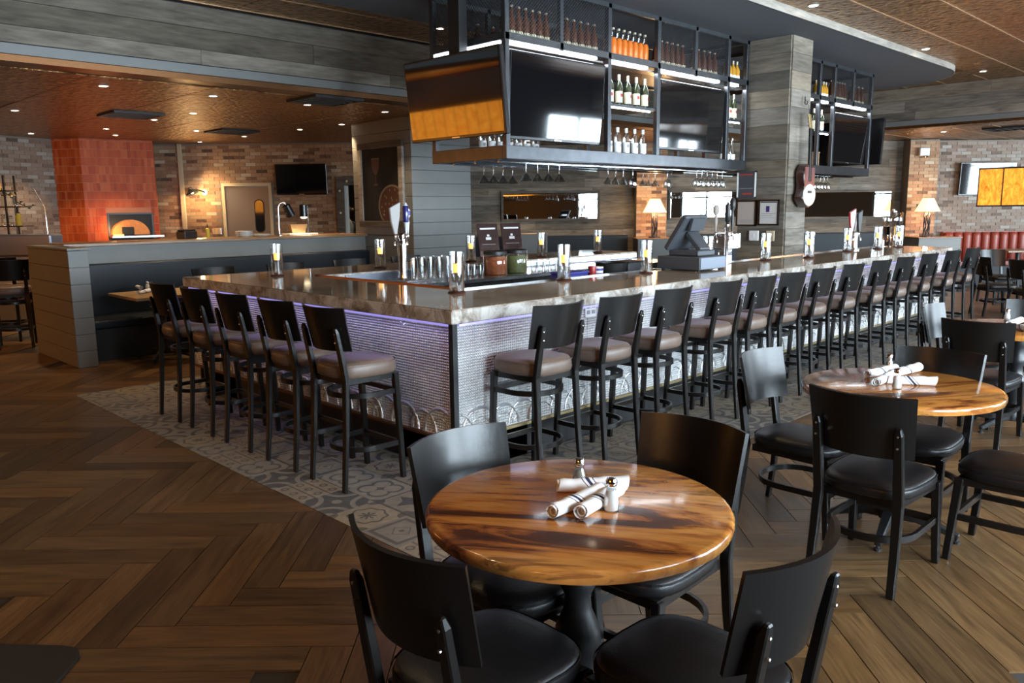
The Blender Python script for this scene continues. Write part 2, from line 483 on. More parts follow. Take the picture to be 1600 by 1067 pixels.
def granite():
    m, nt, b = mat('granite')
    tc = N(nt, 'TexCoord')
    n1 = N(nt, 'TexNoise', Scale=5.0, Detail=8.0, Roughness=0.65, Distortion=0.6); L(nt, tc.outputs['Object'], n1.inputs['Vector'])
    n2 = N(nt, 'TexNoise', Scale=45.0, Detail=4.0); L(nt, tc.outputs['Object'], n2.inputs['Vector'])
    ad = N(nt, 'Math', _operation='MULTIPLY_ADD', i1=0.5); L(nt, n2.outputs['Fac'], ad.inputs[0])
    m2 = N(nt, 'Math', _operation='MULTIPLY', i1=0.5); L(nt, n1.outputs['Fac'], m2.inputs[0]); L(nt, m2.outputs[0], ad.inputs[2])
    rp = N(nt, 'ValToRGB'); L(nt, ad.outputs[0], rp.inputs[0])
    e = rp.color_ramp.elements; e[0].position = 0.33; e[0].color = (0.10, 0.07, 0.045, 1); e[1].position = 0.62; e[1].color = (0.46, 0.40, 0.33, 1)
    x = e.new(0.45); x.color = (0.27, 0.205, 0.145, 1)
    L(nt, rp.outputs[0], b.inputs['Base Color']); b.inputs['Roughness'].default_value = 0.07; b.inputs['Specular IOR Level'].default_value = 0.7
    me, ne, be = mat('granite_edge')
    tc = N(ne, 'TexCoord')
    n1 = N(ne, 'TexNoise', Scale=6.0, Detail=9.0, Roughness=0.7, Distortion=0.8); L(ne, tc.outputs['Object'], n1.inputs['Vector'])
    rp = N(ne, 'ValToRGB'); L(ne, n1.outputs['Fac'], rp.inputs[0])
    e = rp.color_ramp.elements; e[0].position = 0.34; e[0].color = (0.075, 0.06, 0.05, 1); e[1].position = 0.58; e[1].color = (0.60, 0.57, 0.53, 1)
    x = e.new(0.45); x.color = (0.30, 0.25, 0.20, 1)
    L(ne, rp.outputs[0], be.inputs['Base Color']); be.inputs['Roughness'].default_value = 0.4
    bp = N(ne, 'Bump', Strength=0.5, Distance=0.02); L(ne, n1.outputs['Fac'], bp.inputs['Height']); L(ne, bp.outputs[0], be.inputs['Normal'])
granite()

def woven_tin():
    """pressed metal sheet: rows of small dashes, sheet local x along, z up"""
    m, nt, b = mat('woven_tin')
    tc = N(nt, 'TexCoord'); sp = N(nt, 'SeparateXYZ'); L(nt, tc.outputs['Object'], sp.inputs[0])
    def wave(sock, freq, phase=None):
        mu = N(nt, 'Math', _operation='MULTIPLY', i1=freq); L(nt, sock, mu.inputs[0]); o = mu.outputs[0]
        if phase is not None:
            ad = N(nt, 'Math', _operation='ADD'); L(nt, o, ad.inputs[0]); L(nt, phase, ad.inputs[1]); o = ad.outputs[0]
        s = N(nt, 'Math', _operation='SINE'); L(nt, o, s.inputs[0]); return s.outputs[0], o
    wz, _ = wave(sp.outputs['Z'], PI / 0.0175)
    wx, _ = wave(sp.outputs['X'], PI / 0.0175)
    az = N(nt, 'Math', _operation='ABSOLUTE'); L(nt, wz, az.inputs[0])
    ax = N(nt, 'Math', _operation='ABSOLUTE'); L(nt, wx, ax.inputs[0])
    a = N(nt, 'Math', _operation='MULTIPLY'); L(nt, ax.outputs[0], a.inputs[0]); L(nt, az.outputs[0], a.inputs[1])
    bp = N(nt, 'Bump', Strength=1.0, Distance=0.009); L(nt, a.outputs[0], bp.inputs['Height']); L(nt, bp.outputs[0], b.inputs['Normal'])
    no = N(nt, 'TexNoise', Scale=3.0, Detail=4.0); L(nt, tc.outputs['Object'], no.inputs['Vector'])
    rp = N(nt, 'ValToRGB'); L(nt, no.outputs['Fac'], rp.inputs[0])
    rp.color_ramp.elements[0].position = 0.3; rp.color_ramp.elements[0].color = (0.56, 0.56, 0.56, 1)
    rp.color_ramp.elements[1].position = 0.6; rp.color_ramp.elements[1].color = (0.82, 0.82, 0.82, 1)
    L(nt, rp.outputs[0], b.inputs['Base Color'])
    b.inputs['Metallic'].default_value = 0.55; b.inputs['Roughness'].default_value = 0.42
woven_tin()
plain('tin_rope', (0.6, 0.6, 0.6), 0.35, metal=0.9, bump=0.5, bscale=90)

def amber(name, strength):
    m, nt, b = mat(name)
    tc = N(nt, 'TexCoord'); mp = N(nt, 'Mapping', Scale=(5, 5, 2.2)); L(nt, tc.outputs['Object'], mp.inputs['Vector'])
    no = N(nt, 'TexNoise', Scale=4.0, Detail=7.0, Roughness=0.65, Distortion=0.8); L(nt, mp.outputs[0], no.inputs['Vector'])
    rp = N(nt, 'ValToRGB'); L(nt, no.outputs['Fac'], rp.inputs[0])
    e = rp.color_ramp.elements; e[0].position = 0.33; e[0].color = (0.62, 0.12, 0.004, 1); e[1].position = 0.68; e[1].color = (1.0, 0.43, 0.045, 1)
    L(nt, rp.outputs[0], b.inputs['Base Color']); L(nt, rp.outputs[0], b.inputs['Emission Color'])
    b.inputs['Emission Strength'].default_value = strength; b.inputs['Roughness'].default_value = 0.4
amber('amber_mica', 1.0)
amber('bright_mica', 4.8)

def table_wood():
    """spalted slab: long wavering dark streaks along local x"""
    m, nt, b = mat('spalted_wood')
    tc = N(nt, 'TexCoord'); oi = N(nt, 'ObjectInfo')
    off = N(nt, 'VectorMath', _operation='SCALE', i0=(3.0, 7.0, 5.0)); L(nt, oi.outputs['Random'], off.inputs['Scale'])
    ad = N(nt, 'VectorMath', _operation='ADD'); L(nt, tc.outputs['Object'], ad.inputs[0]); L(nt, off.outputs[0], ad.inputs[1])
    mp = N(nt, 'Mapping', Scale=(0.85, 4.3, 3)); L(nt, ad.outputs[0], mp.inputs['Vector'])
    n1 = N(nt, 'TexNoise', Scale=1.3, Detail=6.0, Roughness=0.6, Distortion=1.2); L(nt, mp.outputs[0], n1.inputs['Vector'])
    rp = N(nt, 'ValToRGB'); L(nt, n1.outputs['Fac'], rp.inputs[0])
    els = rp.color_ramp.elements
    stops = [(0.33, (0.035, 0.011, 0.004)), (0.40, (0.10, 0.028, 0.009)), (0.44, (0.30, 0.09, 0.018)), (0.49, (0.50, 0.19, 0.036)), (0.575, (0.54, 0.235, 0.055)), (0.62, (0.24, 0.09, 0.026)), (0.67, (0.50, 0.205, 0.045))]
    while len(els) < len(stops):
        els.new(0.5)
    for i, (p, c) in enumerate(stops):
        els[i].position = p; els[i].color = (*c, 1)
    mp2 = N(nt, 'Mapping', Scale=(9, 60, 20)); L(nt, ad.outputs[0], mp2.inputs['Vector'])
    n2 = N(nt, 'TexNoise', Scale=1.0, Detail=4.0); L(nt, mp2.outputs[0], n2.inputs['Vector'])
    r2 = N(nt, 'ValToRGB'); L(nt, n2.outputs['Fac'], r2.inputs[0]); r2.color_ramp.elements[0].position = 0.3; r2.color_ramp.elements[0].color = (0.72, 0.68, 0.62, 1); r2.color_ramp.elements[1].position = 0.55
    mx = N(nt, 'MixRGB', _blend_type='MULTIPLY', i0=1.0); L(nt, rp.outputs[0], mx.inputs[1]); L(nt, r2.outputs[0], mx.inputs[2])
    vo = N(nt, 'TexVoronoi', Scale=2.6); mp3 = N(nt, 'Mapping', Scale=(1.2, 2.2, 2)); L(nt, ad.outputs[0], mp3.inputs['Vector']); L(nt, mp3.outputs[0], vo.inputs['Vector'])
    kr = N(nt, 'ValToRGB'); L(nt, vo.outputs['Distance'], kr.inputs[0]); kr.color_ramp.elements[0].position = 0.02; kr.color_ramp.elements[0].color = (0.9, 0.9, 0.9, 1); kr.color_ramp.elements[1].position = 0.11; kr.color_ramp.elements[1].color = (0, 0, 0, 1)
    m2 = N(nt, 'MixRGB', i2=(0.05, 0.022, 0.01, 1)); L(nt, kr.outputs[0], m2.inputs[0]); L(nt, mx.outputs[0], m2.inputs[1])
    L(nt, m2.outputs[0], b.inputs['Base Color'])
    b.inputs['Roughness'].default_value = 0.22; b.inputs['Coat Weight'].default_value = 0.6; b.inputs['Coat Roughness'].default_value = 0.1
table_wood()

def napkin():
    """white cloth with navy stripes across the roll (local x is the roll's axis)"""
    m, nt, b = mat('napkin')
    tc = N(nt, 'TexCoord'); sp = N(nt, 'SeparateXYZ'); L(nt, tc.outputs['Object'], sp.inputs[0])
    sk = N(nt, 'Math', _operation='MULTIPLY_ADD', i1=0.9); L(nt, sp.outputs['Z'], sk.inputs[0]); L(nt, sp.outputs['X'], sk.inputs[2])
    def band(c, w):
        su = N(nt, 'Math', _operation='SUBTRACT', i1=c); L(nt, sk.outputs[0], su.inputs[0])
        ab = N(nt, 'Math', _operation='ABSOLUTE'); L(nt, su.outputs[0], ab.inputs[0])
        lt = N(nt, 'Math', _operation='LESS_THAN', i1=w); L(nt, ab.outputs[0], lt.inputs[0]); return lt.outputs[0]
    a = N(nt, 'Math', _operation='ADD'); L(nt, band(0.02, 0.006), a.inputs[0]); L(nt, band(0.037, 0.0018), a.inputs[1])
    a2 = N(nt, 'Math', _operation='ADD'); a2.use_clamp = True; L(nt, a.outputs[0], a2.inputs[0]); L(nt, band(0.003, 0.0018), a2.inputs[1])
    mx = N(nt, 'MixRGB', i1=(0.86, 0.86, 0.87, 1), i2=(0.015, 0.02, 0.06, 1)); L(nt, a2.outputs[0], mx.inputs[0]); L(nt, mx.outputs[0], b.inputs['Base Color'])
    b.inputs['Roughness'].default_value = 0.9
napkin()

def cement_tile(name, kind, ground, ink):
    """encaustic tile print in the tile's own square (local x, y in -0.5..0.5 after scaling)"""
    m, nt, b = mat(name)
    tc = N(nt, 'TexCoord'); sc = N(nt, 'VectorMath', _operation='SCALE', i0=(0, 0, 0)); L(nt, tc.outputs['Object'], sc.inputs[0]); sc.inputs['Scale'].default_value = 1 / 0.303
    sp = N(nt, 'SeparateXYZ'); L(nt, sc.outputs[0], sp.inputs[0])
    def mth(op, a, bb=None, c=None, clamp=False):
        n = N(nt, 'Math', _operation=op); n.use_clamp = clamp
        for i, q in enumerate((a, bb, c)):
            if q is None:
                continue
            if isinstance(q, (int, float)):
                n.inputs[i].default_value = q
            else:
                L(nt, q, n.inputs[i])
        return n.outputs[0]
    x, y = sp.outputs['X'], sp.outputs['Y']
    ax, ay = mth('ABSOLUTE', x), mth('ABSOLUTE', y)
    rr = mth('SQRT', mth('ADD', mth('MULTIPLY', x, x), mth('MULTIPLY', y, y)))
    mxv = mth('MAXIMUM', ax, ay); mnv = mth('MINIMUM', ax, ay); dia = mth('ADD', ax, ay)
    th = mth('ARCTAN2', y, x)
    def ring(d, c, w):
        return mth('LESS_THAN', mth('ABSOLUTE', mth('SUBTRACT', d, c)), w)
    cx, cy = mth('SUBTRACT', 0.5, ax), mth('SUBTRACT', 0.5, ay)
    cr = mth('SQRT', mth('ADD', mth('MULTIPLY', cx, cx), mth('MULTIPLY', cy, cy)))
    if kind == 'ring':
        f = mth('MAXIMUM', ring(cr, 0.40, 0.05), mth('LESS_THAN', rr, 0.10)); f = mth('MAXIMUM', f, mth('LESS_THAN', cr, 0.12))
    elif kind == 'flower':
        pet = mth('MULTIPLY_ADD', mth('COSINE', mth('MULTIPLY', th, 8)), 0.06, 0.12)
        f = mth('MAXIMUM', mth('LESS_THAN', rr, pet), ring(mth('MULTIPLY_ADD', mth('COSINE', mth('MULTIPLY', th, 8)), -0.02, rr), 0.34, 0.025)); f = mth('MAXIMUM', f, mth('LESS_THAN', cr, 0.17))
    elif kind == 'square':
        f = mth('MAXIMUM', ring(mxv, 0.40, 0.03), mth('LESS_THAN', mth('MULTIPLY', mth('SUBTRACT', ax, 0.05), mth('SUBTRACT', ay, 0.05)), -0.0001)); f = mth('MULTIPLY', f, mth('LESS_THAN', mth('MULTIPLY', mxv, 1), 0.44)); f = mth('MAXIMUM', f, ring(mxv, 0.25, 0.02))
    elif kind == 'dots':
        fx = mth('SUBTRACT', mth('FRACT', mth('MULTIPLY', mth('ADD', x, 0.5), 3)), 0.5); fy = mth('SUBTRACT', mth('FRACT', mth('MULTIPLY', mth('ADD', y, 0.5), 3)), 0.5)
        dr = mth('SQRT', mth('ADD', mth('MULTIPLY', fx, fx), mth('MULTIPLY', fy, fy)))
        f = mth('MAXIMUM', ring(dr, 0.2, 0.06), mth('LESS_THAN', mth('ABSOLUTE', fx), 0.02))
        f = mth('MAXIMUM', f, mth('GREATER_THAN', mth('ABSOLUTE', fy), 0.44))
    elif kind == 'star':
        f = mth('MAXIMUM', mth('LESS_THAN', dia, mth('MULTIPLY_ADD', mnv, -0.9, 0.36)), ring(mth('SUBTRACT', mxv, mth('MULTIPLY', mnv, 0.0)), 0.47, 0.02)); f = mth('MAXIMUM', f, mth('LESS_THAN', cr, 0.2))
    elif kind == 'frame':
        f = mth('MAXIMUM', ring(mxv, 0.38, 0.04), mth('LESS_THAN', rr, 0.05)); f = mth('MAXIMUM', f, ring(dia, 0.2, 0.015))
    elif kind == 'quatre':
        qx, qy = mth('SUBTRACT', ax, 0.17), mth('SUBTRACT', ay, 0.17)
        qr = mth('SQRT', mth('ADD', mth('MULTIPLY', qx, qx), mth('MULTIPLY', qy, qy)))
        f = mth('MAXIMUM', ring(qr, 0.2, 0.03), mth('LESS_THAN', dia, 0.07)); f = mth('MAXIMUM', f, mth('GREATER_THAN', dia, 0.86))
    else:
        f = mth('LESS_THAN', mth('FRACT', mth('MULTIPLY', mth('ADD', mth('ADD', x, y), 1), 3)), 0.35)
    no = N(nt, 'TexNoise', Scale=14.0, Detail=5.0); L(nt, tc.outputs['Object'], no.inputs['Vector'])
    mx = N(nt, 'MixRGB', i1=(*ground, 1), i2=(*ink, 1)); L(nt, f, mx.inputs[0])
    dk = N(nt, 'MixRGB', _blend_type='MULTIPLY', i0=0.5); L(nt, mx.outputs[0], dk.inputs[1])
    vr = N(nt, 'MapRange', i1=0.3, i2=0.7, i3=0.55, i4=1.15); L(nt, no.outputs['Fac'], vr.inputs[0]); L(nt, vr.outputs[0], dk.inputs[2])
    L(nt, dk.outputs[0], b.inputs['Base Color']); b.inputs['Roughness'].default_value = 0.5
TILE_KINDS = []
for i, (k, g, q) in enumerate([('ring', (0.24, 0.23, 0.22), (0.085, 0.09, 0.10)), ('flower', (0.29, 0.265, 0.225), (0.12, 0.115, 0.105)), ('square', (0.27, 0.25, 0.225), (0.13, 0.115, 0.10)), ('dots', (0.29, 0.26, 0.22), (0.13, 0.12, 0.12)), ('star', (0.25, 0.235, 0.22), (0.10, 0.10, 0.105)), ('frame', (0.22, 0.215, 0.21), (0.11, 0.11, 0.11)), ('quatre', (0.27, 0.26, 0.25), (0.12, 0.125, 0.135)), ('ring', (0.10, 0.105, 0.115), (0.25, 0.24, 0.225))]):
    cement_tile('cement_tile_%d' % i, k, (g[0] * 1.04, g[1] * 0.96, g[2] * 0.84), (q[0] * 1.04, q[1] * 0.97, q[2] * 0.88)); TILE_KINDS.append(MAT['cement_tile_%d' % i])
# ================================================================== STRUCTURE
def px(p):
    d = Vector(p) - CAM
    z = fwd.dot(d)
    if z < 0.2:
        return None
    return (800 + _f * rgt.dot(d) / z, 533.5 + _f * dwn.dot(d) / z, z)
def in_frame(p, m=60):
    q = px(p)
    return q is not None and -m < q[0] < 1600 + m and -m < q[1] < 1067 + m

def struct(name, mb, m, **k):
    return mb.build(name, MAT[m], kind='structure', **k)

# ---- floor slab (building grid), herringbone planks and cement tiles on it
fl = struct('floor', MB().box(-9.8, 16.4, -13.0, 17.2, -0.12, -0.009), 'grout', rot=(0, 0, -PI / 4))
PW, PL, U0, V0 = 0.1625, 0.918, -1.552, 2.853
TX0, TX1, TY0, TY1, TT = 2.225, 12.595, 2.775, 7.96, 0.305
def clip(poly, ax, lim, keep_less):
    out = []
    for i, p in enumerate(poly):
        q = poly[(i + 1) % len(poly)]
        a = (lim - p[ax]) if keep_less else (p[ax] - lim); b = (lim - q[ax]) if keep_less else (q[ax] - lim)
        if a >= 0:
            out.append(p)
        if (a >= 0) != (b >= 0):
            t = a / (a - b); out.append((p[0] + (q[0] - p[0]) * t, p[1] + (q[1] - p[1]) * t))
    return out
G = 0.0022
planks = []
for k in range(-75, 85):
    for j in range(-9, 10):
        for o in (0, 1):
            if o == 0:
                a, b = U0 + k * PW + j * PL, V0 + k * PW - j * PL; r = (a + G, a + PL - G, b + G, b + PW - G)
            else:
                a, b = U0 + k * PW + j * PL + PL, V0 + k * PW - j * PL + PW - PL; r = (a + G, a + PW - G, b + G, b + PL - G)
            cu, cv = (r[0] + r[1]) / 2, (r[2] + r[3]) / 2
            if not (-9.3 < cu < 12.3 and 0.9 < cv < 16.0):
                continue
            x, y = UV(cu, cv)
            if TX0 + 0.5 < x < TX1 - 0.5 and TY0 + 0.5 < y < TY1 - 0.5:
                continue
            if not in_frame((x, y, 0), 90):
                continue
            if y > 9.9 and 2.7 < x < 9:
                continue
            corners = [UV(r[0], r[2]), UV(r[1], r[2]), UV(r[1], r[3]), UV(r[0], r[3])]
            full = all(not (TX0 < p[0] < TX1 and TY0 < p[1] < TY1) for p in corners) and not (TX0 < x < TX1 and TY0 < y < TY1)
            parts = None
            if not full:
                parts = []
                rest = corners
                for ax, lim, less in ((0, TX0 - G, True), (1, TY0 - G, True), (0, TX1 + G, False), (1, TY1 + G, False)):
                    pc = clip(rest, ax, lim, less)
                    if len(pc) >= 3:
                        parts.append(pc)
                    rest = clip(rest, ax, lim, not less)
                    if len(rest) < 3:
                        break
                if not parts:
                    continue
            planks.append((px((x, y, 0))[2], r, o, parts))
planks.sort(key=lambda t: t[0])
def plank_mesh(name, l, w):
    return MB().box(-l / 2, l / 2, -w / 2, w / 2, -0.008, 0.0).mesh(name)
pm = plank_mesh('floor_plank', PL - 2 * G, PW - 2 * G); pm.materials.append(MAT['floor_wood'])
def toUV(p):
    return ((p[0] - p[1]) * C45, (p[0] + p[1]) * C45)
stuff = MB(); stuff_uv = []
for n, (d, r, o, parts) in enumerate(planks):
    cu, cv = (r[0] + r[1]) / 2, (r[2] + r[3]) / 2
    if n < 300:
        if parts is None:
            put('floor_plank', pm, fl, (cu, cv, 0), (0, 0, PI / 2 * o))
        else:
            mb = MB()
            for pc in parts:
                q = [toUV(p) for p in pc]
                q = [(p[0] - cu, p[1] - cv) for p in q]
                if o:
                    q = [(p[1], -p[0]) for p in q]
                mb.prism(q, -0.008, 0.0)
            mb.build('floor_plank', MAT['floor_wood'], fl, loc=(cu, cv, 0), rot=(0, 0, PI / 2 * o))
    else:
        rr = (random.random(), random.random(), random.random())
        for pc in (parts or [[UV(r[0], r[2]), UV(r[1], r[2]), UV(r[1], r[3]), UV(r[0], r[3])]]):
            q = [toUV(p) for p in pc]; nq = len(q)
            b0 = len(stuff.v)
            stuff.prism(q, -0.008, 0.0, rr)
stm = stuff.mesh('floor_plank')
uvl = stm.uv_layers.new(name='UVMap')
for poly in stm.polygons:
    pass
_at = stm.color_attributes['rnd']
for poly in stm.polygons:
    # grain runs along the longer side of the plank
    vs = [stm.vertices[i].co for i in poly.vertices]
    du = max(v.x for v in vs) - min(v.x for v in vs); dv = max(v.y for v in vs) - min(v.y for v in vs)
    for li, vi in zip(poly.loop_indices, poly.vertices):
        c = stm.vertices[vi].co
        uvl.data[li].uv = (c.x, c.y) if du > dv else (c.y, c.x)
stm.materials.append(MAT['floor_wood_stuff'])
put('distant_planks', stm, fl, kind='stuff')
# tiles
tms = []
for i, m in enumerate(TILE_KINDS):
    me = MB().box(-0.1508, 0.1508, -0.1508, 0.1508, -0.008, 0.001).mesh('floor_tile'); me.materials.append(m); tms.append(me)
rt = random.Random(3)
for i in range(34):
    for j in range(17):
        x, y = TX0 + (i + 0.5) * TT, TY0 + (j + 0.5) * TT
        if 3.3 < x < 11.75 and 3.75 < y < 7.1:
            continue
        if not in_frame((x, y, 0), 80):
            continue
        u, v = toUV((x, y))
        k = rt.randrange(8)
        put('floor_tile', tms[k], fl, (u, v, 0), (0, 0, PI / 4 + PI / 2 * rt.randrange(4)))

# ---- brick walls
def brick_wall(name, p, ang, length, z0, z1, m, holes=(), depth=0.12, rows=None, mort='mortar'):
    """front face looks along local -y; origin at the wall's left end seen from the front"""
    mb = MB()
    cuts = sorted(holes)
    s = 0.0
    for (a, b, h0, h1) in cuts:
        if a > s:
            mb.box(s, a, 0.0, depth, z0, z1)
        if h0 > z0:
            mb.box(a, b, 0.0, depth, z0, h0)
        if h1 < z1:
            mb.box(a, b, 0.0, depth, h1, z1)
        s = b
    if s < length:
        mb.box(s, length, 0.0, depth, z0, z1)
    w = mb.build(name, MAT[mort], kind='structure', loc=(p[0], p[1], 0), rot=(0, 0, ang))
    bk = MB(); rb = random.Random(hash(name) % 1000 if False else len(name))
    BL, BH, GP = 0.205, 0.066, 0.009
    zz = z0; row = 0
    while zz + BH < z1 + 0.02:
        x = -(BL / 2 if row % 2 else 0)
        while x < length:
            a, b = max(0, x), min(length, x + BL - GP)
            zt = min(zz + BH - GP, z1)
            if b - a > 0.02 and not any(a < h[1] and b > h[0] and zz < h[3] and zz + BH > h[2] for h in holes):
                pr = rb.uniform(0.004, 0.014)
                t = min(1, max(0, rb.gauss(0.5, 0.24)))
                bk.add([(a, 0.002, zz), (b, 0.002, zz), (b, 0.002, zt), (a, 0.002, zt), (a, -pr, zz), (b, -pr, zz), (b, -pr, zt), (a, -pr, zt)],
                       [(4, 5, 6, 7), (0, 1, 5, 4), (1, 2, 6, 5), (2, 3, 7, 6), (3, 0, 4, 7)], (t, rb.random(), 0.5))
            x += BL
        zz += BH; row += 1
    bk.build('bricks', MAT[m], w, kind='stuff')
    return w
ZL, ZM = 2.93, 3.61
wk = brick_wall('wall_kitchen', UV(-7.6, 15.75), -PI / 4, 5.75, 0, ZL, 'brick_warm', holes=[(2.02, 2.88, 0.0, 2.13), (4.32, 5.12, 0.0, 2.13)])
p0, p1 = UV(-9.1, 11.8), UV(-8.06, 14.38)
brick_wall('wall_left_brick', p0, math.atan2(p1[1] - p0[1], p1[0] - p0[0]), math.dist(p0, p1), 0, ZL, 'brick_grey')
brick_wall('wall_right_brick', UV(8.61, 17.0), -PI / 4, 7.6, 0, ZL, 'brick_grey')
for nm, ua, ub, bm_ in (('wall_pilaster_lamp', 2.5, 3.12, 'brick_warm'), ('wall_pilaster_end', 8.02, 8.61, 'brick_warm')):
    brick_wall(nm, UV(ua, 16.7), -PI / 4, ub - ua, 0, ZL, bm_, depth=0.35)
# ---- reclaimed plank wall
wb = struct('wall_back', MB().box(-2.2, 8.3, 0, 0.12, 0, ZL), 'black_paint', loc=(*UV(0, 17.0), 0), rot=(0, 0, -PI / 4))
def board(parent, x0, x1, z0, z1, m, t=0.018, y=0.0, name='plank', rz=0.0, loc=None):
    """one board lying on a face that looks along local -y"""
    c = ((x0 + x1) / 2, y - t / 2, (z0 + z1) / 2)
    mb = MB().box(-(x1 - x0) / 2, (x1 - x0) / 2, -t / 2, t / 2, -(z1 - z0) / 2, (z1 - z0) / 2)
    return mb.build(name, MAT[m], parent, loc=c)
rw = random.Random(5)
def clad(parent, x0, x1, z0, z1, m, h=0.17, lens=(1.2, 2.4), gap=0.003, ts=(0.014, 0.024), y=0.0, name='plank', heights=None):
    z = z0; n = 0
    while z < z1 - 0.01:
        hh = heights[n % len(heights)] if heights else h
        zt = min(z + hh, z1)
        if z1 - zt < 0.04:
            zt = z1
        x = x0
        first = True
        while x < x1 - 0.01:
            ln = rw.uniform(*lens) * (rw.uniform(0.3, 1) if first else 1); first = False
            xe = min(x + ln, x1)
            if x1 - xe < 0.3:
                xe = x1
            board(parent, x + gap / 2, xe - gap / 2, z + gap / 2, zt - gap / 2, m, rw.uniform(*ts), y, name)
            x = xe
        z = zt; n += 1
clad(wb, -2.2, 8.3, 0, ZL, 'barn_wood', h=0.172, lens=(1.6, 3.0))
# ---- outer walls and windows (right wall and the wall behind the viewer)
def window_wall(name, p, ang, length, wins, z1):
    mb = MB(); s = 0.0
    for a, b in wins:
        mb.box(s, a, 0, 0.2, 0, z1); mb.box(a, b, 0, 0.2, 0, Z_SILL); mb.box(a, b, 0, 0.2, Z_HEAD, z1); s = b
    mb.box(s, length, 0, 0.2, 0, z1)
    return mb.build(name, MAT['plaster'], kind='structure', loc=(p[0], p[1], 0), rot=(0, 0, ang))
WN = [0]
def window(p, ang, a, b):
    WN[0] += 1
    fr = MB(); t = 0.05
    fr.box(a, b, 0.02, 0.09, Z_SILL, Z_SILL + t); fr.box(a, b, 0.02, 0.09, Z_HEAD - t, Z_HEAD)
    for x in (a, (a + b) / 2 - t / 2, b - t):
        fr.box(x, x + t, 0.02, 0.09, Z_SILL, Z_HEAD)
    fr.box(a, b, 0.03, 0.08, 1.95, 1.95 + t)
    w = fr.build('window_%d' % WN[0], MAT['black_metal'], kind='structure', loc=(p[0], p[1], 0), rot=(0, 0, ang))
    m = (a + b) / 2
    for x0, x1 in ((a + t, m - t / 2), (m + t / 2, b - t)):
        for z0, z1 in ((Z_SILL + t, 1.95), (1.95 + t, Z_HEAD - t)):
            MB().box(x0, x1, 0.05, 0.056, z0, z1).build('pane', MAT['pane'], w)
# the street wall runs from its right end (x = 20.4) to x = -4, looking into the room along +y
ww = sorted((20.4 - b, 20.4 - a) for a, b in WINS)
window_wall('wall_street', (20.4, YW), PI, 24.4, ww, ZM)
for a, b in ww:
    window((20.4, YW), PI, a, b)
struct('wall_right', MB().box(16.2, 16.4, -13, 17.2, 0, ZM), 'plaster', rot=(0, 0, -PI / 4))
struct('wall_front', MB().box(-9.9, 1.2, -5.2, -5.0, 0, ZM), 'plaster', rot=(0, 0, -PI / 4))
struct('wall_left', MB().box(-9.9, -9.7, -5.2, 12.6, 0, ZM), 'plaster', rot=(0, 0, -PI / 4))
struct('wall_far_left', MB().box(-9.9, -8.7, 12.0, 12.12, 0, ZM), 'plaster', rot=(0, 0, -PI / 4))
struct('wall_return', MB().box(-1.85, -1.75, 15.75, 17.15, 0, ZL), 'plaster', rot=(0, 0, -PI / 4))
struct('wall_passage', MB().box(-4.4, -1.8, 18.2, 18.3, 0, ZL).box(-4.4, -4.3, 15.9, 18.2, 0, ZL).box(-4.4, -1.8, 15.9, 18.3, ZL - 0.05, ZL), 'plaster', rot=(0, 0, -PI / 4))
struct('ground', MB().box(-40, 60, -60, 40, -0.5, -0.13), 'lawn', rot=(0, 0, -PI / 4))

# ---- ceilings: pressed copper panels on a backing deck
def ceiling_deck(polys, z):
    mb = MB()
    for q in polys:
        mb.prism(q, z + 0.012, z + 0.10)
    return mb.build('ceiling', MAT['copper_trim'], kind='structure')
BX, BY = 14.95, 7.94     # faces of the two headers
low = ceiling_deck([[(-6, BY + 0.1), (BX + 0.1, BY + 0.1), (BX + 0.1, 17.5), (-6, 17.5)], [(BX + 0.1, -9), (24, -9), (24, 17.5), (BX + 0.1, 17.5)]], ZL)
main = ceiling_deck([[(-12, -12), (BX, -12), (BX, BY), (-12, BY)]], ZM)
SY0, SY1, SXC = 4.03, 6.73, 12.78
def in_soffit(x, y):
    r = (SY1 - SY0) / 2
    return SY0 - 0.2 < y < SY1 + 0.2 and (x < SXC or math.hypot(x - SXC, y - (SY0 + SY1) / 2) < r)
pmesh = MB().box(-0.606, 0.606, -0.301, 0.301, 0, 0.012).mesh('ceiling_panel', bevel=0.004); pmesh.materials.append(MAT['copper_tin'])
for i in range(-6, 20):
    for j in range(-18, 29):
        x, y = 0.3 + (i + 0.5) * 1.22, 0.47 + (j + 0.5) * 0.61
        lo = y > BY + 0.2 or x > BX + 0.2
        hi = y < BY - 0.2 and x < BX - 0.3
        if not (lo or hi):
            continue
        z = ZL if lo else ZM
        u, v = toUV((x, y))
        if v > 16.6 or u < -8.8 or u > 12:
            continue
        if hi and in_soffit(x, y) and SY0 + 0.3 < y < SY1 - 0.3:
            continue
        if not in_frame((x, y, z), 70):
            continue
        put('ceiling_panel', pmesh, low if lo else main, (x, y, z))
# raised seams between the panel rows
for j in range(-8, 27):
    y = 0.47 + j * 0.61
    segs = []
    if y > BY + 0.15:
        segs = []
    else:
        segs = [(BX + 0.4, BX + 6.5, ZL, low)]
        if SY0 < y < SY1:
            segs.append((SXC + 1.4, BX - 0.05, ZM, main))
        elif y < BY - 0.05:
            segs.append((0.3, BX - 0.05, ZM, main))
    for x0, x1, z, par in segs:
        u_ = toUV((x1, y))
        if u_[1] > 16.9:
            x1 = 16.9 / C45 - y
        if x1 > x0 + 0.3:
            MB().box(x0, x1, y - 0.009, y + 0.009, z - 0.007, z + 0.004).build('seam_strip', MAT['seam_copper'], par)
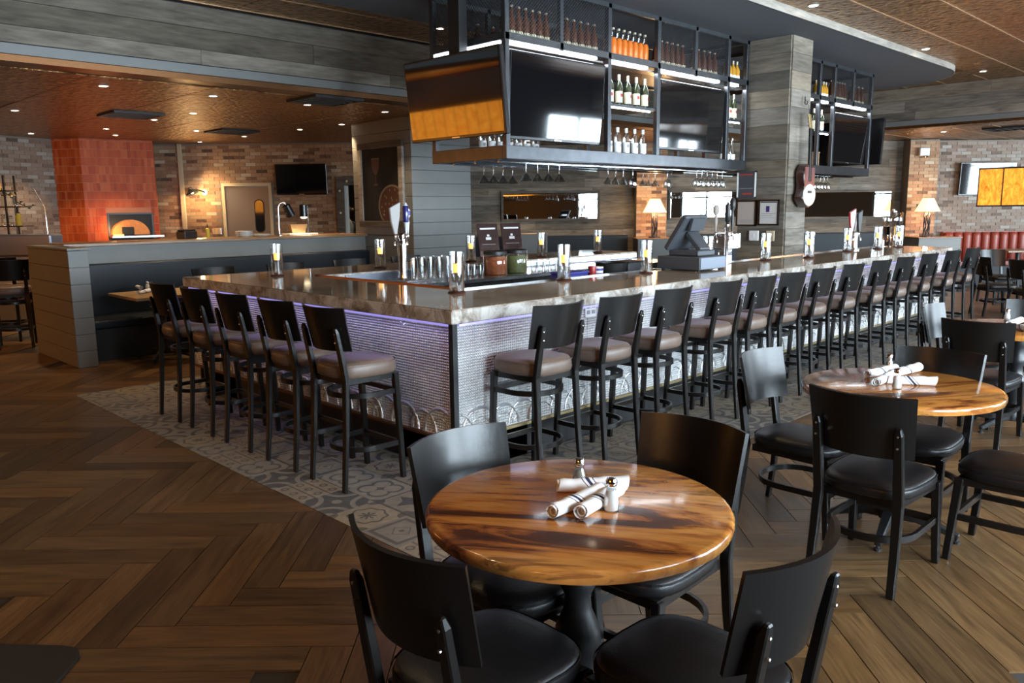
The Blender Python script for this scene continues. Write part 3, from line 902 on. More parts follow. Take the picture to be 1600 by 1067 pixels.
# soffit over the bar with a rounded end
sof = [(-3.0, SY0), (SXC, SY0)] + [(SXC + 1.35 * math.sin(t), 5.38 - 1.35 * math.cos(t)) for t in [PI * k / 24 for k in range(1, 24)]] + [(SXC, SY1), (-3.0, SY1)]
so = MB().prism(sof, 3.53, ZM - 0.001).build('trim_1', MAT['soffit_paint'], kind='structure')
MB().sweep([(p[0], p[1], 3.572) for p in sof], 0.02, 0.084).build('edge_band', MAT['pale_barn_wood'], so)
# headers clad in reclaimed boards
h1 = struct('trim_2', MB().box(-6, BX + 0.4, 0, 0.3, 3.07, ZM + 0.05), 'black_paint', loc=(0, BY + 0.02, 0))
clad(h1, -6, BX, 3.07, ZM, 'barn_wood', lens=(2.2, 3.4), heights=[0.14, 0.2, 0.2], ts=(0.016, 0.03))
MB().box(-6, BX, 0.02, 0.3, 2.985, 3.069).build('fascia', MAT['grey_paint'], h1)
MB().box(-6, BX, 0.06, 0.3, ZL - 0.001, 2.984).build('lip', MAT['copper_trim'], h1)
h2 = struct('trim_3', MB().box(-BY - 0.0, 9, 0, 0.3, 3.07, ZM + 0.05), 'black_paint', loc=(BX + 0.02, 0, 0), rot=(0, 0, -PI / 2))
clad(h2, -BY, 9, 3.07, ZM, 'barn_wood', lens=(2.2, 3.4), heights=[0.14, 0.2, 0.2], ts=(0.016, 0.03))
MB().box(-BY, 9, 0.02, 0.3, 2.985, 3.069).build('fascia', MAT['grey_paint'], h2)
MB().box(-BY, 9, 0.06, 0.3, ZL - 0.001, 2.984).build('lip', MAT['copper_trim'], h2)

# ---- big plank-clad pillar standing in the bar
PX0, PX1, PY0, PY1 = 8.86, 9.40, 4.458, 5.05
pil = tag(MB().box(PX0 + 0.03, PX1 - 0.03, PY0 + 0.03, PY1 - 0.03, 0, 3.53).build('pillar', MAT['black_paint'], kind='structure'), 'broad pillar clad in weathered horizontal boards', 'pillar')
for (ox, oy, ang, ln) in ((PX0 + 0.03, PY0 + 0.012, 0, PX1 - PX0 - 0.06), (PX0 + 0.03, PY1, -PI / 2, PY1 - PY0)):
    z = 0.0
    for k in range(18):
        zt = min(3.53, z + 0.197)
        t = rw.uniform(0.022, 0.03)
        mb = MB().box(-ln / 2, ln / 2, -t, 0.02, -(zt - z) / 2 + 0.0015, (zt - z) / 2 - 0.0015)
        c = Vector((ln / 2, 0, (z + zt) / 2)); c.rotate(Matrix.Rotation(ang, 3, 'Z'))
        mb.build('plank', MAT['barn_wood'], pil, loc=(ox + c.x, oy + c.y, c.z), rot=(0, 0, ang))
        z = zt
# right and back faces
for (ox, oy, ang, ln) in ((PX1 - 0.03, PY0, PI / 2, PY1 - PY0),):
    for k in range(18):
        z, zt = k * 0.197, min(3.53, (k + 1) * 0.197)
        mb = MB().box(-ln / 2, ln / 2, -0.026, 0.02, -(zt - z) / 2 + 0.0015, (zt - z) / 2 - 0.0015)
        mb.build('plank', MAT['barn_wood'], pil, loc=(ox, oy + ln / 2, (z + zt) / 2), rot=(0, 0, ang))

# ---- grey boarded column with the chalkboard
CX0, CX1, CY0, CY1 = 7.1, 8.2, 9.12, 10.55
cl = tag(MB().box(CX0 + 0.015, CX1, CY0 + 0.015, CY1, 0, ZL).build('column', MAT['dark_grey_paint'], kind='structure'), 'square column with grey painted boards beside the chalkboard', 'column')
def shiplap(parent, ox, oy, ang, ln, z0, z1, h=0.182, m='grey_paint', t=0.02, gap=0.005):
    n = max(1, round((z1 - z0) / h)); h = (z1 - z0) / n
    me = MB().box(0, ln, -t, 0.0, gap / 2, h - gap / 2).mesh('board', bevel=0.003); me.materials.append(MAT[m])
    for k in range(n):
        put('board', me, parent, (ox, oy, z0 + k * h), (0, 0, ang))
shiplap(cl, CX0 - 0.005, CY0 + 0.015, 0, CX1 - CX0 + 0.005, 0, ZL)
shiplap(cl, CX0 + 0.015, CY1, -PI / 2, CY1 - CY0 - 0.015, 0, ZL)
# ---- half wall between bar and kitchen with its end pilaster
hw = tag(MB().box(2.87, CX0, 10.30, 10.48, 0, 1.262).box(2.69, 2.87, 9.34, 10.80, 0, 1.25).build('half_wall', MAT['grey_paint'], kind='structure'), 'grey half wall in front of the kitchen with boarded end', 'half wall')
shiplap(hw, 2.69, 10.80, -PI / 2, 1.46, 0, 1.26, h=0.18)
shiplap(hw, 2.67, 9.34, 0, 0.2, 0, 1.26, h=0.18)
MB().box(2.66, 2.9, 9.30, 10.82, 1.262, 1.285).build('cap', MAT['grey_paint'], hw, bevel=0.004)
MB().box(2.9, CX0, 10.24, 10.95, 1.264, 1.30).build('counter_cap', MAT['cap_wood'], hw, bevel=0.005)
# ================================================================== helpers for placing
def ray(p):
    return rgt * ((p[0] - 800) / _f) + dwn * ((p[1] - 533.5) / _f) + fwd
def at_z(p, z):
    r = ray(p); return CAM + r * ((z - CAM.z) / r.z)
def at_y(p, y):
    r = ray(p); return CAM + r * (y / r.y)
def at_x(p, x):
    r = ray(p); return CAM + r * (x / r.x)

# ================================================================== THE BAR
ZB = 1.067
OUT = [(3.03, 3.554), (11.93, 3.554), (11.93, 4.42), (3.88, 4.42), (3.88, 6.45), (8.75, 6.45), (8.75, 7.32), (3.03, 7.32)]
ct = thing('bar_countertop', 'thick beige granite bar top with polished surface and rough edge', 'countertop', (3.03, 3.554, 0.98))
loc = lambda q, d=(3.03, 3.554): [(p[0] - d[0], p[1] - d[1]) for p in q]
ins = lambda q, e: [(p[0] + (e if i in (0, 7) else -e if i in (1, 2, 6, 5) else 0), p[1] + (e if i in (0, 1) else -e if i in (6, 7) else 0)) for i, p in enumerate(q)]
MB().prism(loc(OUT), 0, 0.083).build('edge', MAT['granite_edge'], ct, bevel=0.006)
MB().prism(loc(ins(OUT, 0.004)), 0.0832, 0.087).build('surface', MAT['granite'], ct)
# copper lip round the inner edge
MB().sweep([(p[0] - 3.03, p[1] - 3.554, 0.083) for p in ((3.885, 6.45), (3.885, 4.425))], 0.012, 0.03).build('inner_lip', MAT['copper_trim'], ct)
MB().sweep([(p[0] - 3.03, p[1] - 3.554, 0.083) for p in ((3.89, 4.425), (11.93, 4.425))], 0.012, 0.03).build('inner_lip', MAT['stainless'], ct)

bb = thing('bar_counter', 'bar front of pressed silver metal panels with black kickboard', 'bar front', (3.055, 3.58, 0))
bx = lambda mb, a, b, c, d, e, f: mb.box(a - 3.055, b - 3.055, c - 3.58, d - 3.58, e, f)
core = MB(); bx(core, 3.075, 11.88, 3.60, 4.36, 0.265, 0.978); bx(core, 3.075, 3.82, 3.60, 7.28, 0.265, 0.978); bx(core, 3.075, 8.70, 6.56, 7.28, 0.265, 0.978)
core.build('carcass', MAT['black_paint'], bb)
kick = MB(); bx(kick, 3.18, 11.8, 3.70, 4.34, 0, 0.264); bx(kick, 3.18, 3.80, 3.70, 7.2, 0, 0.264); bx(kick, 3.18, 8.65, 6.6, 7.2, 0, 0.264)
kick.build('kickboard', MAT['black_paint'], bb)
post = MB(); bx(post, 3.048, 3.085, 3.573, 3.61, 0.25, 0.979); post.build('corner_post', MAT['black_metal'], bb)
tr = MB(); bx(tr, 3.075, 11.88, 3.575, 3.60, 0.25, 0.266); tr.build('bottom_trim', MAT['gold_trim'], bb)
tr = MB(); bx(tr, 3.05, 3.075, 3.60, 7.28, 0.25, 0.266); tr.build('bottom_trim', MAT['copper_trim'], bb)
def scallops(ln, rs):
    mb = MB()
    x = rs.uniform(-0.05, 0.05)
    k = 0
    while x < ln + 0.1:
        R = rs.uniform(0.12, 0.155)
        for rad, tr_ in ((R, 0.011), (R * 0.62, 0.006)):
            pts = []
            for i in range(13):
                t = PI * i / 12
                qx, qz = x + rad * math.cos(t), 0.275 + rad * 1.05 * math.sin(t)
                if 0.008 < qx < ln - 0.008:
                    pts.append((qx, -0.004 + 0.002 * (k % 2), qz))
            if len(pts) > 3:
                mb.tube(pts, [tr_ * (1 + 0.25 * math.sin(i * 2.6)) for i in range(len(pts))], 6)
        # rope along the top of the wave
        x += R * 1.35; k += 1
    return mb
rs = random.Random(11)
def tin_panel(x, y, ang, ln):
    p = MB().box(0, ln - 0.003, -0.006, 0.0, 0.268, 0.978).build('metal_panel', MAT['woven_tin'], bb, loc=(x - 3.055, y - 3.58, 0), rot=(0, 0, ang))
    scallops(ln - 0.003, rs).build('scallop_relief', MAT['tin_rope'], p, smooth=60)
x = 3.087
while x < 11.86:
    ln = min(1.22, 11.88 - x); tin_panel(x, 3.60, 0, ln); x += ln
y = 7.28
while y > 3.63:
    ln = min(1.225, y - 3.612); tin_panel(3.075, y, -PI / 2, ln); y -= ln
for y in (4.05, 4.9, 5.72, 6.5):          # bag hooks under the left edge
    MB().tube([(0, 0, 0.975), (0, 0, 0.945), (-0.012, 0, 0.93), (-0.028, 0, 0.935), (-0.032, 0, 0.955)], 0.005, 6).build('bag_hook', MAT['chrome'], bb, loc=(3.062 - 3.055, y - 3.58, 0), smooth=50)
for x in (3.9, 5.1, 6.4, 7.6, 8.9, 10.2, 11.3):
    MB().tube([(0, 0, 0.975), (0, 0, 0.945), (0, -0.012, 0.93), (0, -0.028, 0.935), (0, -0.032, 0.955)], 0.005, 6).build('bag_hook', MAT['chrome'], bb, loc=(x - 3.055, 3.585 - 3.58, 0), smooth=50)
for pxy in ((924, 483), (1322, 428)):
    q = at_y(pxy, 3.58)
    o = MB().box(-0.06, 0.06, -0.008, 0, -0.058, 0.058).build('outlet_plate', MAT['white_plastic'], bb, bevel=0.004, loc=(q.x - 3.055, 0.013, q.z))
    for dx in (-0.026, 0.026):
        for dz in (-0.02, 0.02):
            MB().cbox((dx, -0.010, dz), 0.03, 0.006, 0.026).build('socket', MAT['grey_ink'], o)
# violet strip lights under the slab
MB().box(0.0, 0.012, 0.05, 3.68, 0.962, 0.975).build('strip_light', MAT['led_violet'], bb, loc=(-0.002, 0, 0))
MB().box(0.05, 8.8, 0.0, 0.012, 0.962, 0.975).build('strip_light', MAT['led_violet'], bb, loc=(0, -0.002, 0))
a_ = area_light('bar_strip_light', (3.02, 5.42, 0.972), (0, math.radians(25), 0), 0.05, 3.6, 2.2, (0.45, 0.42, 1.0))
a_ = area_light('bar_strip_light', (7.4, 3.545, 0.972), (math.radians(-25), 0, 0), 8.7, 0.05, 3, (0.55, 0.55, 1.0))

# ---- inside the bar: steel work counters with fridges
wc = thing('work_counter', 'stainless steel back counter with dark under-counter fridges behind bar', 'counter', (4.3, 5.75, 0))
MB().box(0, 4.4, 0, 0.69, 0.94, 0.98).build('worktop', MAT['stainless'], wc, bevel=0.005)
MB().box(-0.1, 4.4, 0.69, 0.70, 0.80, 1.05).build('splash_plate', MAT['brushed_door'], wc)
MB().box(2.3, 4.4, 0.672, 0.686, 1.0, 1.045).build('strip_light', MAT['led_white'], wc)
for k in range(6):
    f = MB().box(k * 0.733 + 0.005, k * 0.733 + 0.728, 0.06, 0.69, 0.08, 0.938).build('fridge_unit', MAT['black_metal'], wc, bevel=0.006)
    MB().box(k * 0.733 + 0.05, k * 0.733 + 0.68, 0.02, 0.045, 0.84, 0.87).build('handle', MAT['stainless'], f)
    MB().box(k * 0.733 + 0.06, k * 0.733 + 0.67, 0.05, 0.062, 0.15, 0.80).build('door_glass', MAT['tv_screen'], f)
MB().box(0, 4.4, 0.1, 0.69, 0, 0.08).build('plinth', MAT['black_paint'], wc)
fb = thing('sink_bench', 'stainless steel sink bench tucked behind the left bar arm', 'bench', (3.9, 4.5, 0))
MB().box(0, 0.38, 0.0, 1.9, 0.86, 0.90).build('worktop', MAT['stainless'], fb, bevel=0.004)
MB().box(0.05, 0.37, 0.5, 0.95, 0.70, 0.862).build('basin', MAT['stainless'], fb)
for dx in (0.03, 0.35):
    for dy in (0.05, 1.85):
        MB().tube([(dx, dy, 0), (dx, dy, 0.86)], 0.018, 8).build('leg', MAT['stainless'], fb)
sb = thing('speed_bench', 'long steel shelf behind the front bar arm holding bar tools', 'bench', (4.5, 4.45, 0))
MB().box(0, 4.3, 0, 0.5, 0.89, 0.93).build('worktop', MAT['stainless'], sb, bevel=0.004)
MB().box(0.02, 4.28, 0.04, 0.48, 0.1, 0.889).build('cabinet', MAT['black_metal'], sb)

# ================================================================== SEATING
def cushion(w_f, w_b, d0, d1, z0, z1, puff, n=28, e=3.4):
    """rounded trapezoid pad: front at +y"""
    def outline(s, z):
        R = []
        for k in range(n):
            t = 2 * PI * k / n
            cx, sy = math.cos(t), math.sin(t)
            x = math.copysign(abs(cx) ** (2 / e), cx); y = math.copysign(abs(sy) ** (2 / e), sy)
            yy = (d0 + d1) / 2 + y * (d1 - d0) / 2 * s
            w = w_b + (w_f - w_b) * ((y + 1) / 2)
            R.append((x * w / 2 * s, yy, z))
        return R
    h = z1 - z0
    rings = [outline(0.90, z0), outline(0.97, z0 + 0.08 * h), outline(1.0, z0 + 0.3 * h), outline(1.0, z0 + 0.62 * h), outline(0.975, z0 + 0.85 * h), outline(0.92, z1), outline(0.75, z1 + puff * 0.55), outline(0.45, z1 + puff * 0.9), outline(0.15, z1 + puff)]
    return MB().loft(rings)

def seat_proto(name, cat, H_seat, thick, back_z0, back_z1, post_top, feet_b, feet_f, leg_w, rings, seatmat, w_f, w_b, d0, d1):
    r = thing(name, 'x', cat)
    s = cushion(w_f, w_b, d0, d1, H_seat - thick, H_seat - 0.012, 0.014).build('seat', MAT[seatmat], r, smooth=50)
    MB().loft([[(p[0] * 1.004, p[1] * 1.002, z) for p in MB_outline(w_f, w_b, d0, d1)] for z in (H_seat - 0.030, H_seat - 0.022)], cap=False).build('piping', MAT[seatmat], s)
    zf = H_seat - thick
    MB().prism([(-w_b / 2 + 0.03, d0 + 0.03), (w_b / 2 - 0.03, d0 + 0.03), (w_f / 2 - 0.03, d1 - 0.03), (-w_f / 2 + 0.03, d1 - 0.03)], zf - 0.032, zf + 0.004).build('seat_frame', MAT['black_wood'], r)
    for sx in (-1, 1):
        MB().bar((sx * feet_f[0], feet_f[1], 0), (sx * (feet_f[0] - 0.012), feet_f[1] - 0.03, zf), leg_w * 0.82, leg_w * 0.82, up=(0, 1, 0), w2=leg_w, h2=leg_w).build('leg', MAT['black_wood'], r, bevel=0.004)
        yb = feet_b[1]
        pts = [(sx * feet_b[0], yb, 0), (sx * (feet_b[0] - 0.004), yb + 0.028, zf * 0.5), (sx * (feet_b[0] - 0.008), yb + 0.045, zf), (sx * (feet_b[0] - 0.008), yb + 0.030, zf + 0.10), (sx * (feet_b[0] - 0.008), yb - 0.005, post_top - 0.03), (sx * (feet_b[0] - 0.008), yb - 0.012, post_top)]
        lg = MB().sweep(pts, leg_w * 0.75, leg_w * 1.05, up=(1, 0, 0), ws=[0.85, 0.95, 1.05, 1.05, 0.9, 0.55]).build('leg', MAT['black_wood'], r, bevel=0.004)
        for k, dz in enumerate((0.035, 0.085)):
            zz = post_top - dz
            MB().lathe([(0.005, -0.004), (0.005, 0.002), (0.002, 0.0035)], (0, 0, 0), 8, axis=Matrix(((1, 0, 0), (0, 0, -1), (0, 1, 0)))).build('bolt', MAT['bolt_steel'], lg, loc=(sx * (feet_b[0] - 0.008), yb - 0.006 - leg_w * 0.30, zz))
    # curved backrest plate in front of the posts
    bw = w_b + 0.06
    yc = feet_b[1] + 0.012
    def fn(a, b):
        x = (a - 0.5) * 2
        z = back_z0 + (back_z1 - back_z0) * b
        wid = bw / 2 * (0.94 + 0.06 * b)
        th = x * 0.52
        y = yc + leg_w * 0.62 + 0.075 * (x * x - 0.45) - 0.055 * b
        return (x * wid, y, z), Vector((-2 * 0.075 * x / wid * 1.0, 1, 0.2)).normalized()
    MB().sheet(fn, 14, 3, 0.014).build('backrest', MAT['black_wood'], r, smooth=45)
    for zr, fwd_y in rings:
        xf = feet_f[0] - 0.008
        yb = feet_b[1] + 0.065
        pts = [(-xf, feet_f[1] - 0.02, zr)]
        rr = min(xf - 0.005, 0.17)
        pts.append((-xf, yb + rr, zr))
        for k in range(1, 12):
            t = PI * k / 12
            pts.append((-xf * math.cos(t), yb + rr - rr * math.sin(t), zr))
        pts += [(xf, yb + rr, zr), (xf, feet_f[1] - 0.02, zr)]
        MB().sweep(pts, 0.016, 0.030).build('hoop_stretcher', MAT['black_wood'], r, smooth=40)
        MB().bar((-xf, feet_f[1] - 0.02, zr), (xf, feet_f[1] - 0.02, zr), 0.018, 0.030).build('front_stretcher', MAT['black_wood'], r)
    return r
def MB_outline(w_f, w_b, d0, d1, n=28, e=3.4, s=1.0):
    R = []
    for k in range(n):
        t = 2 * PI * k / n
        cx, sy = math.cos(t), math.sin(t)
        x = math.copysign(abs(cx) ** (2 / e), cx); y = math.copysign(abs(sy) ** (2 / e), sy)
        w = w_b + (w_f - w_b) * ((y + 1) / 2)
        R.append((x * w / 2 * s, (d0 + d1) / 2 + y * (d1 - d0) / 2 * s))
    return R
stool = Proto(seat_proto('bar_stool', 'bar stool', 0.775, 0.105, 0.845, 1.10, 0.985, (0.18, -0.21), (0.195, 0.21), 0.038, [(0.56, 0), (0.23, 0)], 'brown_vinyl', 0.43, 0.38, -0.19, 0.235))
chair = Proto(seat_proto('dining_chair', 'chair', 0.475, 0.075, 0.60, 0.87, 0.745, (0.18, -0.265), (0.195, 0.245), 0.038, [(0.215, 0)], 'black_vinyl', 0.435, 0.39, -0.22, 0.255))
for i, y in enumerate((4.11, 4.67, 5.28, 5.87, 6.46)):
    stool.place((2.70, y, 0), -PI / 2, 'bar stool with taupe seat, %s from the bar corner along the short side' % ORD[i], 'stools along the short side of the bar')
xs = [3.50, 4.10, 4.69, 5.38, 5.93, 6.46, 7.04, 7.68, 8.36, 9.02, 9.75, 10.55, 11.3]
for i, x in enumerate(xs):
    stool.place((x, 3.325, 0), 0, 'bar stool with brown seat, %s from the bar corner along the long side' % ORD[i], 'stools along the long side of the bar')
for i, x in enumerate((3.55, 4.35, 5.15, 5.95)):
    stool.place((x, 7.62, 0), PI, 'bar stool on the kitchen side of the bar, %s from its end' % ORD[i], 'stools on the kitchen side of the bar')
for i, (x, y) in enumerate(((2.70, 12.2), (2.62, 11.5))):
    stool.place((x, y, 0), -0.5 + 0.2 * i, ['far dark high stool by the pizza counter left of the half wall', 'near dark high stool by the pizza counter left of the half wall'][i], 'high stools by the pizza counter')
CH = [((1.345, 1.49), -90, 'black dining chair nearest the viewer, left side of the front round table'),
      ((1.79, 1.83), 180, 'black dining chair behind the front round table with a blue sheen'),
      ((2.235, 1.57), 90, 'black dining chair on the far right of the front round table'),
      ((1.72, 1.05), 0, 'black dining chair nearest the viewer, right side of the front round table'),
      ((3.97, 1.845), 180, 'black dining chair on the bar side of the second round table'),
      ((3.63, 1.32), -90, 'black dining chair facing away between the two nearest round tables'),
      ((4.40, 1.41), 90, 'black dining chair pushed in at the far side of the second round table'),
      ((4.15, 0.86), 0, 'black dining chair cut by the right edge with only its seat showing'),
      ((6.72, 1.86), 180, 'black dining chair with a bright back, bar side of the third table'),
      ((6.25, 1.60), -90, 'black dining chair turned away at the near side of the third table'),
      ((7.27, 1.58), 90, 'black dining chair at the far side of the third table')]
for (x, y), a, lb in CH:
    chair.place((x, y, 0), math.radians(a), lb, 'dining chairs at the round tables')
for i, (u, v, a) in enumerate(((7.15, 11.95, -135), (7.25, 11.25, -135), (8.05, 13.4, 135), (8.75, 12.0, 45), (8.75, 11.3, 45))):
    x, y = UV(u, v)
    chair.place((x, y, 0), math.radians(a), ['dark chair at the far square table, left one nearest the booth', 'dark chair at the far square table, right of the left one', 'dark chair behind the far square table below the red booth', 'dark chair on the window side of the far square table', 'dark chair on the window side of the far square table, nearer one'][i], 'chairs at the far square table')

# ================================================================== TABLES
def pedestal(r, h, col_r=0.045):
    prof = [(0.0, 0.07), (0.06, 0.07), (0.065, 0.12), (0.045, 0.16), (0.05, 0.22), (0.075, 0.30), (0.07, 0.36), (0.045, 0.42), (0.04, 0.47), (0.055, 0.50), (0.055, 0.53), (0.042, 0.56), (0.05, 0.62), (0.06, h - 0.06), (0.05, h - 0.02), (0.05, h)]
    MB().lathe(prof, seg=20).build('column', MAT['black_metal'], r, smooth=40)
    MB().box(-0.22, 0.22, -0.03, 0.03, h - 0.012, h).box(-0.03, 0.03, -0.22, 0.22, h - 0.012, h).build('top_plate', MAT['black_metal'], r)
    for k in range(4):
        t = PI / 4 + k * PI / 2
        c, s = math.cos(t), math.sin(t)
        pts = [(c * d, s * d, z) for d, z in ((0.04, 0.10), (0.12, 0.095), (0.22, 0.065), (0.31, 0.035))]
        f = MB().sweep(pts, 0.05, 0.045, ws=[1.2, 1.0, 0.8, 0.65]).build('foot', MAT['black_metal'], r, bevel=0.006)
        MB().lathe([(0.018, 0), (0.018, 0.012), (0.008, 0.014), (0.008, 0.03)], (c * 0.3, s * 0.3, 0), 10).build('leveller', MAT['rubber'], f)
def round_table(x, y, lb, rz):
    t = thing('round_table', lb, 'table', (x, y, 0), rz, 'round wooden dining tables')
    n = 64; R = 0.462
    prof = [(0.0, 0.716), (R - 0.02, 0.716), (R - 0.004, 0.722), (R, 0.735), (R, 0.748), (R - 0.006, 0.757), (R - 0.016, 0.76), (0.0, 0.76)]
    MB().lathe(prof, seg=n).build('tabletop', MAT['spalted_wood'], t, smooth=40)
    pedestal(t, 0.716)
    return t
round_table(1.78, 1.52, 'round table of streaky orange wood in the foreground with three napkin rolls', math.radians(-58))
round_table(4.12, 1.42, 'round table of brown streaky wood, second from the viewer, beside the stools', math.radians(-35))
round_table(6.68, 1.50, 'round table of light wood at the right edge, third from the viewer', math.radians(20))
t = thing('square_table', 'square table among dark chairs beyond the end of the bar', 'table', (*UV(7.95, 11.7), 0), -PI / 4)
MB().box(-0.4, 0.4, -0.6, 0.6, 0.72, 0.76).build('tabletop', MAT['cap_wood'], t, bevel=0.006); pedestal(t, 0.72)
t = thing('booth_table', 'long brown table in front of the red booth', 'table', (*UV(10.4, 15.6), 0), -PI / 4)
MB().box(-1.1, 1.1, -0.35, 0.35, 0.72, 0.76).build('tabletop', MAT['cap_wood'], t, bevel=0.006)
for dx in (-0.7, 0.7):
    MB().lathe([(0.2, 0), (0.2, 0.02), (0.04, 0.05), (0.04, 0.72)], (dx, 0, 0), 16).build('column', MAT['black_metal'], t, smooth=40)
# ---- navy banquette along the half wall, with its table
bq = thing('banquette', 'dark navy banquette bench along the grey half wall', 'bench', (2.92, 9.6, 0))
MB().box(0, 4.15, 0.0, 0.62, 0.0, 0.36).build('plinth', MAT['black_paint'], bq)
MB().box(0, 4.15, -0.04, 0.60, 0.36, 0.46).build('seat', MAT['navy_vinyl'], bq, bevel=0.03, seg=3)
MB().box(0, 4.15, 0.56, 0.69, 0.44, 1.06).build('backrest', MAT['navy_vinyl'], bq, bevel=0.03, seg=3)
for k, x in enumerate((3.55, 5.0)):
    t = thing('booth_table', ['pale square table with rolled napkins at the navy bench', 'pale square table further along the navy bench, hidden by the bar'][k], 'table', (x, 9.2, 0))
    MB().box(-0.42, 0.42, -0.42, 0.42, 0.725, 0.76).build('tabletop', MAT['crate_wood'], t, bevel=0.005); pedestal(t, 0.725)
# ---- red channel-back booth at the right
rb = thing('red_booth', 'red leather booth with vertical channel back below the brick wall', 'booth', (*UV(8.9, 16.3), 0), -PI / 4)
MB().box(0, 3.4, 0.0, 0.62, 0, 0.40).build('base', MAT['black_paint'], rb)
MB().box(0, 3.4, -0.06, 0.45, 0.40, 0.50).build('seat', MAT['red_vinyl'], rb, bevel=0.03, seg=3)
nm = 18
for k in range(nm):
    w = 3.4 / nm
    MB().loft([[(k * w + w / 2 + math.cos(t) * w * 0.49 * s, 0.52 + math.sin(t) * 0.085 * s, z) for t in [2 * PI * q / 12 for q in range(12)]] for z, s in ((0.45, 0.9), (0.5, 1), (0.98, 1), (1.04, 0.9), (1.06, 0.6))]).build('channel_pad', MAT['red_vinyl'], rb, smooth=50)
MB().box(0, 3.4, 0.56, 0.66, 0.4, 1.07).build('back_board', MAT['red_vinyl'], rb)

# ================================================================== ON THE TABLES
def napkin_roll():
    r = thing('napkin_roll', 'x', 'napkin')
    rings = []
    for i in range(13):
        x = -0.11 + 0.22 * i / 12
        R = 0.021 + 0.0035 * (i / 12) + 0.001 * math.sin(i * 1.7)
        rings.append([(x + 0.006 * math.sin(t) * (1 if i in (0, 12) else 0), R * 1.12 * math.cos(t) * (1 + 0.05 * math.sin(3 * t + i * 0.4)), R * 0.95 + R * 0.95 * math.sin(t)) for t in [2 * PI * k / 16 for k in range(16)]])
    MB().loft(rings, cap=False).build('cloth', MAT['napkin'], r, smooth=60)
    for sx, R in ((-1, 0.0205), (1, 0.0235)):
        # inner coils at each end
        pts = []
        for k in range(22):
            t = k * 0.6; rr = R * (0.97 - 0.036 * k)
            pts.append((sx * (0.106 - 0.001 * k), rr * math.cos(t), R * 0.95 + rr * 0.95 * math.sin(t)))
        MB().sweep(pts, 0.0035, 0.02, up=(1, 0, 0)).build('coil', MAT['napkin_skin'], r)
    return r
nap = Proto(napkin_roll())
def shaker(fill, lb):
    s = thing('shaker', lb, 'shaker')
    MB().lathe([(0.018, 0.0), (0.0225, 0.004), (0.0235, 0.025), (0.021, 0.05), (0.015, 0.068), (0.0145, 0.08)], seg=18).build('glass_jar', MAT['glass_body'], s, smooth=50)
    MB().lathe([(0.0, 0.003), (0.0205, 0.004), (0.0215, 0.025), (0.0195, 0.048), (0.014, 0.064), (0.0, 0.066)], seg=16).build('contents', MAT[fill], s, smooth=50)
    MB().lathe([(0.0165, 0.078), (0.0175, 0.08), (0.0175, 0.092), (0.014, 0.099), (0.0, 0.102)], seg=18).build('lid', MAT['chrome'], s, smooth=40)
    return s
salt = Proto(shaker('salt', 'x')); pep = Proto(shaker('pepper', 'x'))
ZT = 0.7605
def roll_on(p, q, z, lb, grp, dz=0.0):
    a = at_z(p, z); b = at_z(q, z)
    nap.place(((a.x + b.x) / 2, (a.y + b.y) / 2, z + dz), math.atan2(b.y - a.y, b.x - a.x), lb, grp)
g1 = 'napkin rolls on the front table'
roll_on((862, 768), (990, 765), ZT, 'white napkin roll with navy stripe lying across the front table, behind the salt shaker', g1)
roll_on((874, 804), (926, 782), ZT, 'white napkin roll pointing at the viewer on the front table, left one', g1)
roll_on((909, 808), (962, 776), ZT, 'white napkin roll pointing at the viewer on the front table, beside the salt shaker', g1)
q = at_z((955, 797), ZT); salt.place((q.x, q.y, ZT), 0, 'glass salt shaker with chrome lid in front of the napkins, front table', 'shakers')
q = at_z((907, 770), ZT); pep.place((q.x + 0.03, q.y + 0.03, ZT), 0, 'glass pepper shaker half hidden behind the napkin, front table', 'shakers')
g2 = 'napkin rolls on the second table'
roll_on((1352, 590), (1400, 582), ZT, 'white napkin roll at the back left of the second table', g2)
roll_on((1364, 605), (1398, 590), ZT, 'white napkin roll at the front left of the second table', g2)
roll_on((1398, 588), (1434, 580), ZT, 'white napkin roll at the back right of the second table', g2)
roll_on((1404, 600), (1444, 602), ZT, 'white napkin roll at the front right of the second table', g2)
q = at_z((1401, 607), ZT); salt.place((q.x, q.y, ZT), 0, 'salt shaker among the napkin rolls on the second table', 'shakers')
q = at_z((1385, 583), ZT); pep.place((q.x + 0.03, q.y, ZT), 0, 'pepper shaker with metal lid behind the napkins on the second table', 'shakers')
g3 = 'napkin rolls on the third table'
roll_on((1570, 511), (1600, 503), ZT, 'white napkin roll at the back of the third table', g3)
roll_on((1584, 513), (1612, 520), ZT, 'white napkin roll at the front of the third table, cut by the right edge', g3)
q = at_z((1573, 503), ZT); salt.place((q.x, q.y, ZT), 0, 'salt shaker on the third table at the right edge', 'shakers')
g4 = 'napkin rolls on the bench table'
roll_on((204, 446), (232, 458), ZT, 'white napkin roll on the pale table by the navy bench, far one', g4)
roll_on((212, 461), (238, 456), ZT, 'white napkin roll on the pale table by the navy bench, near one', g4)
q = at_z((231, 452), ZT); salt.place((q.x, q.y, ZT), 0, 'small shaker on the pale table by the navy bench', 'shakers')

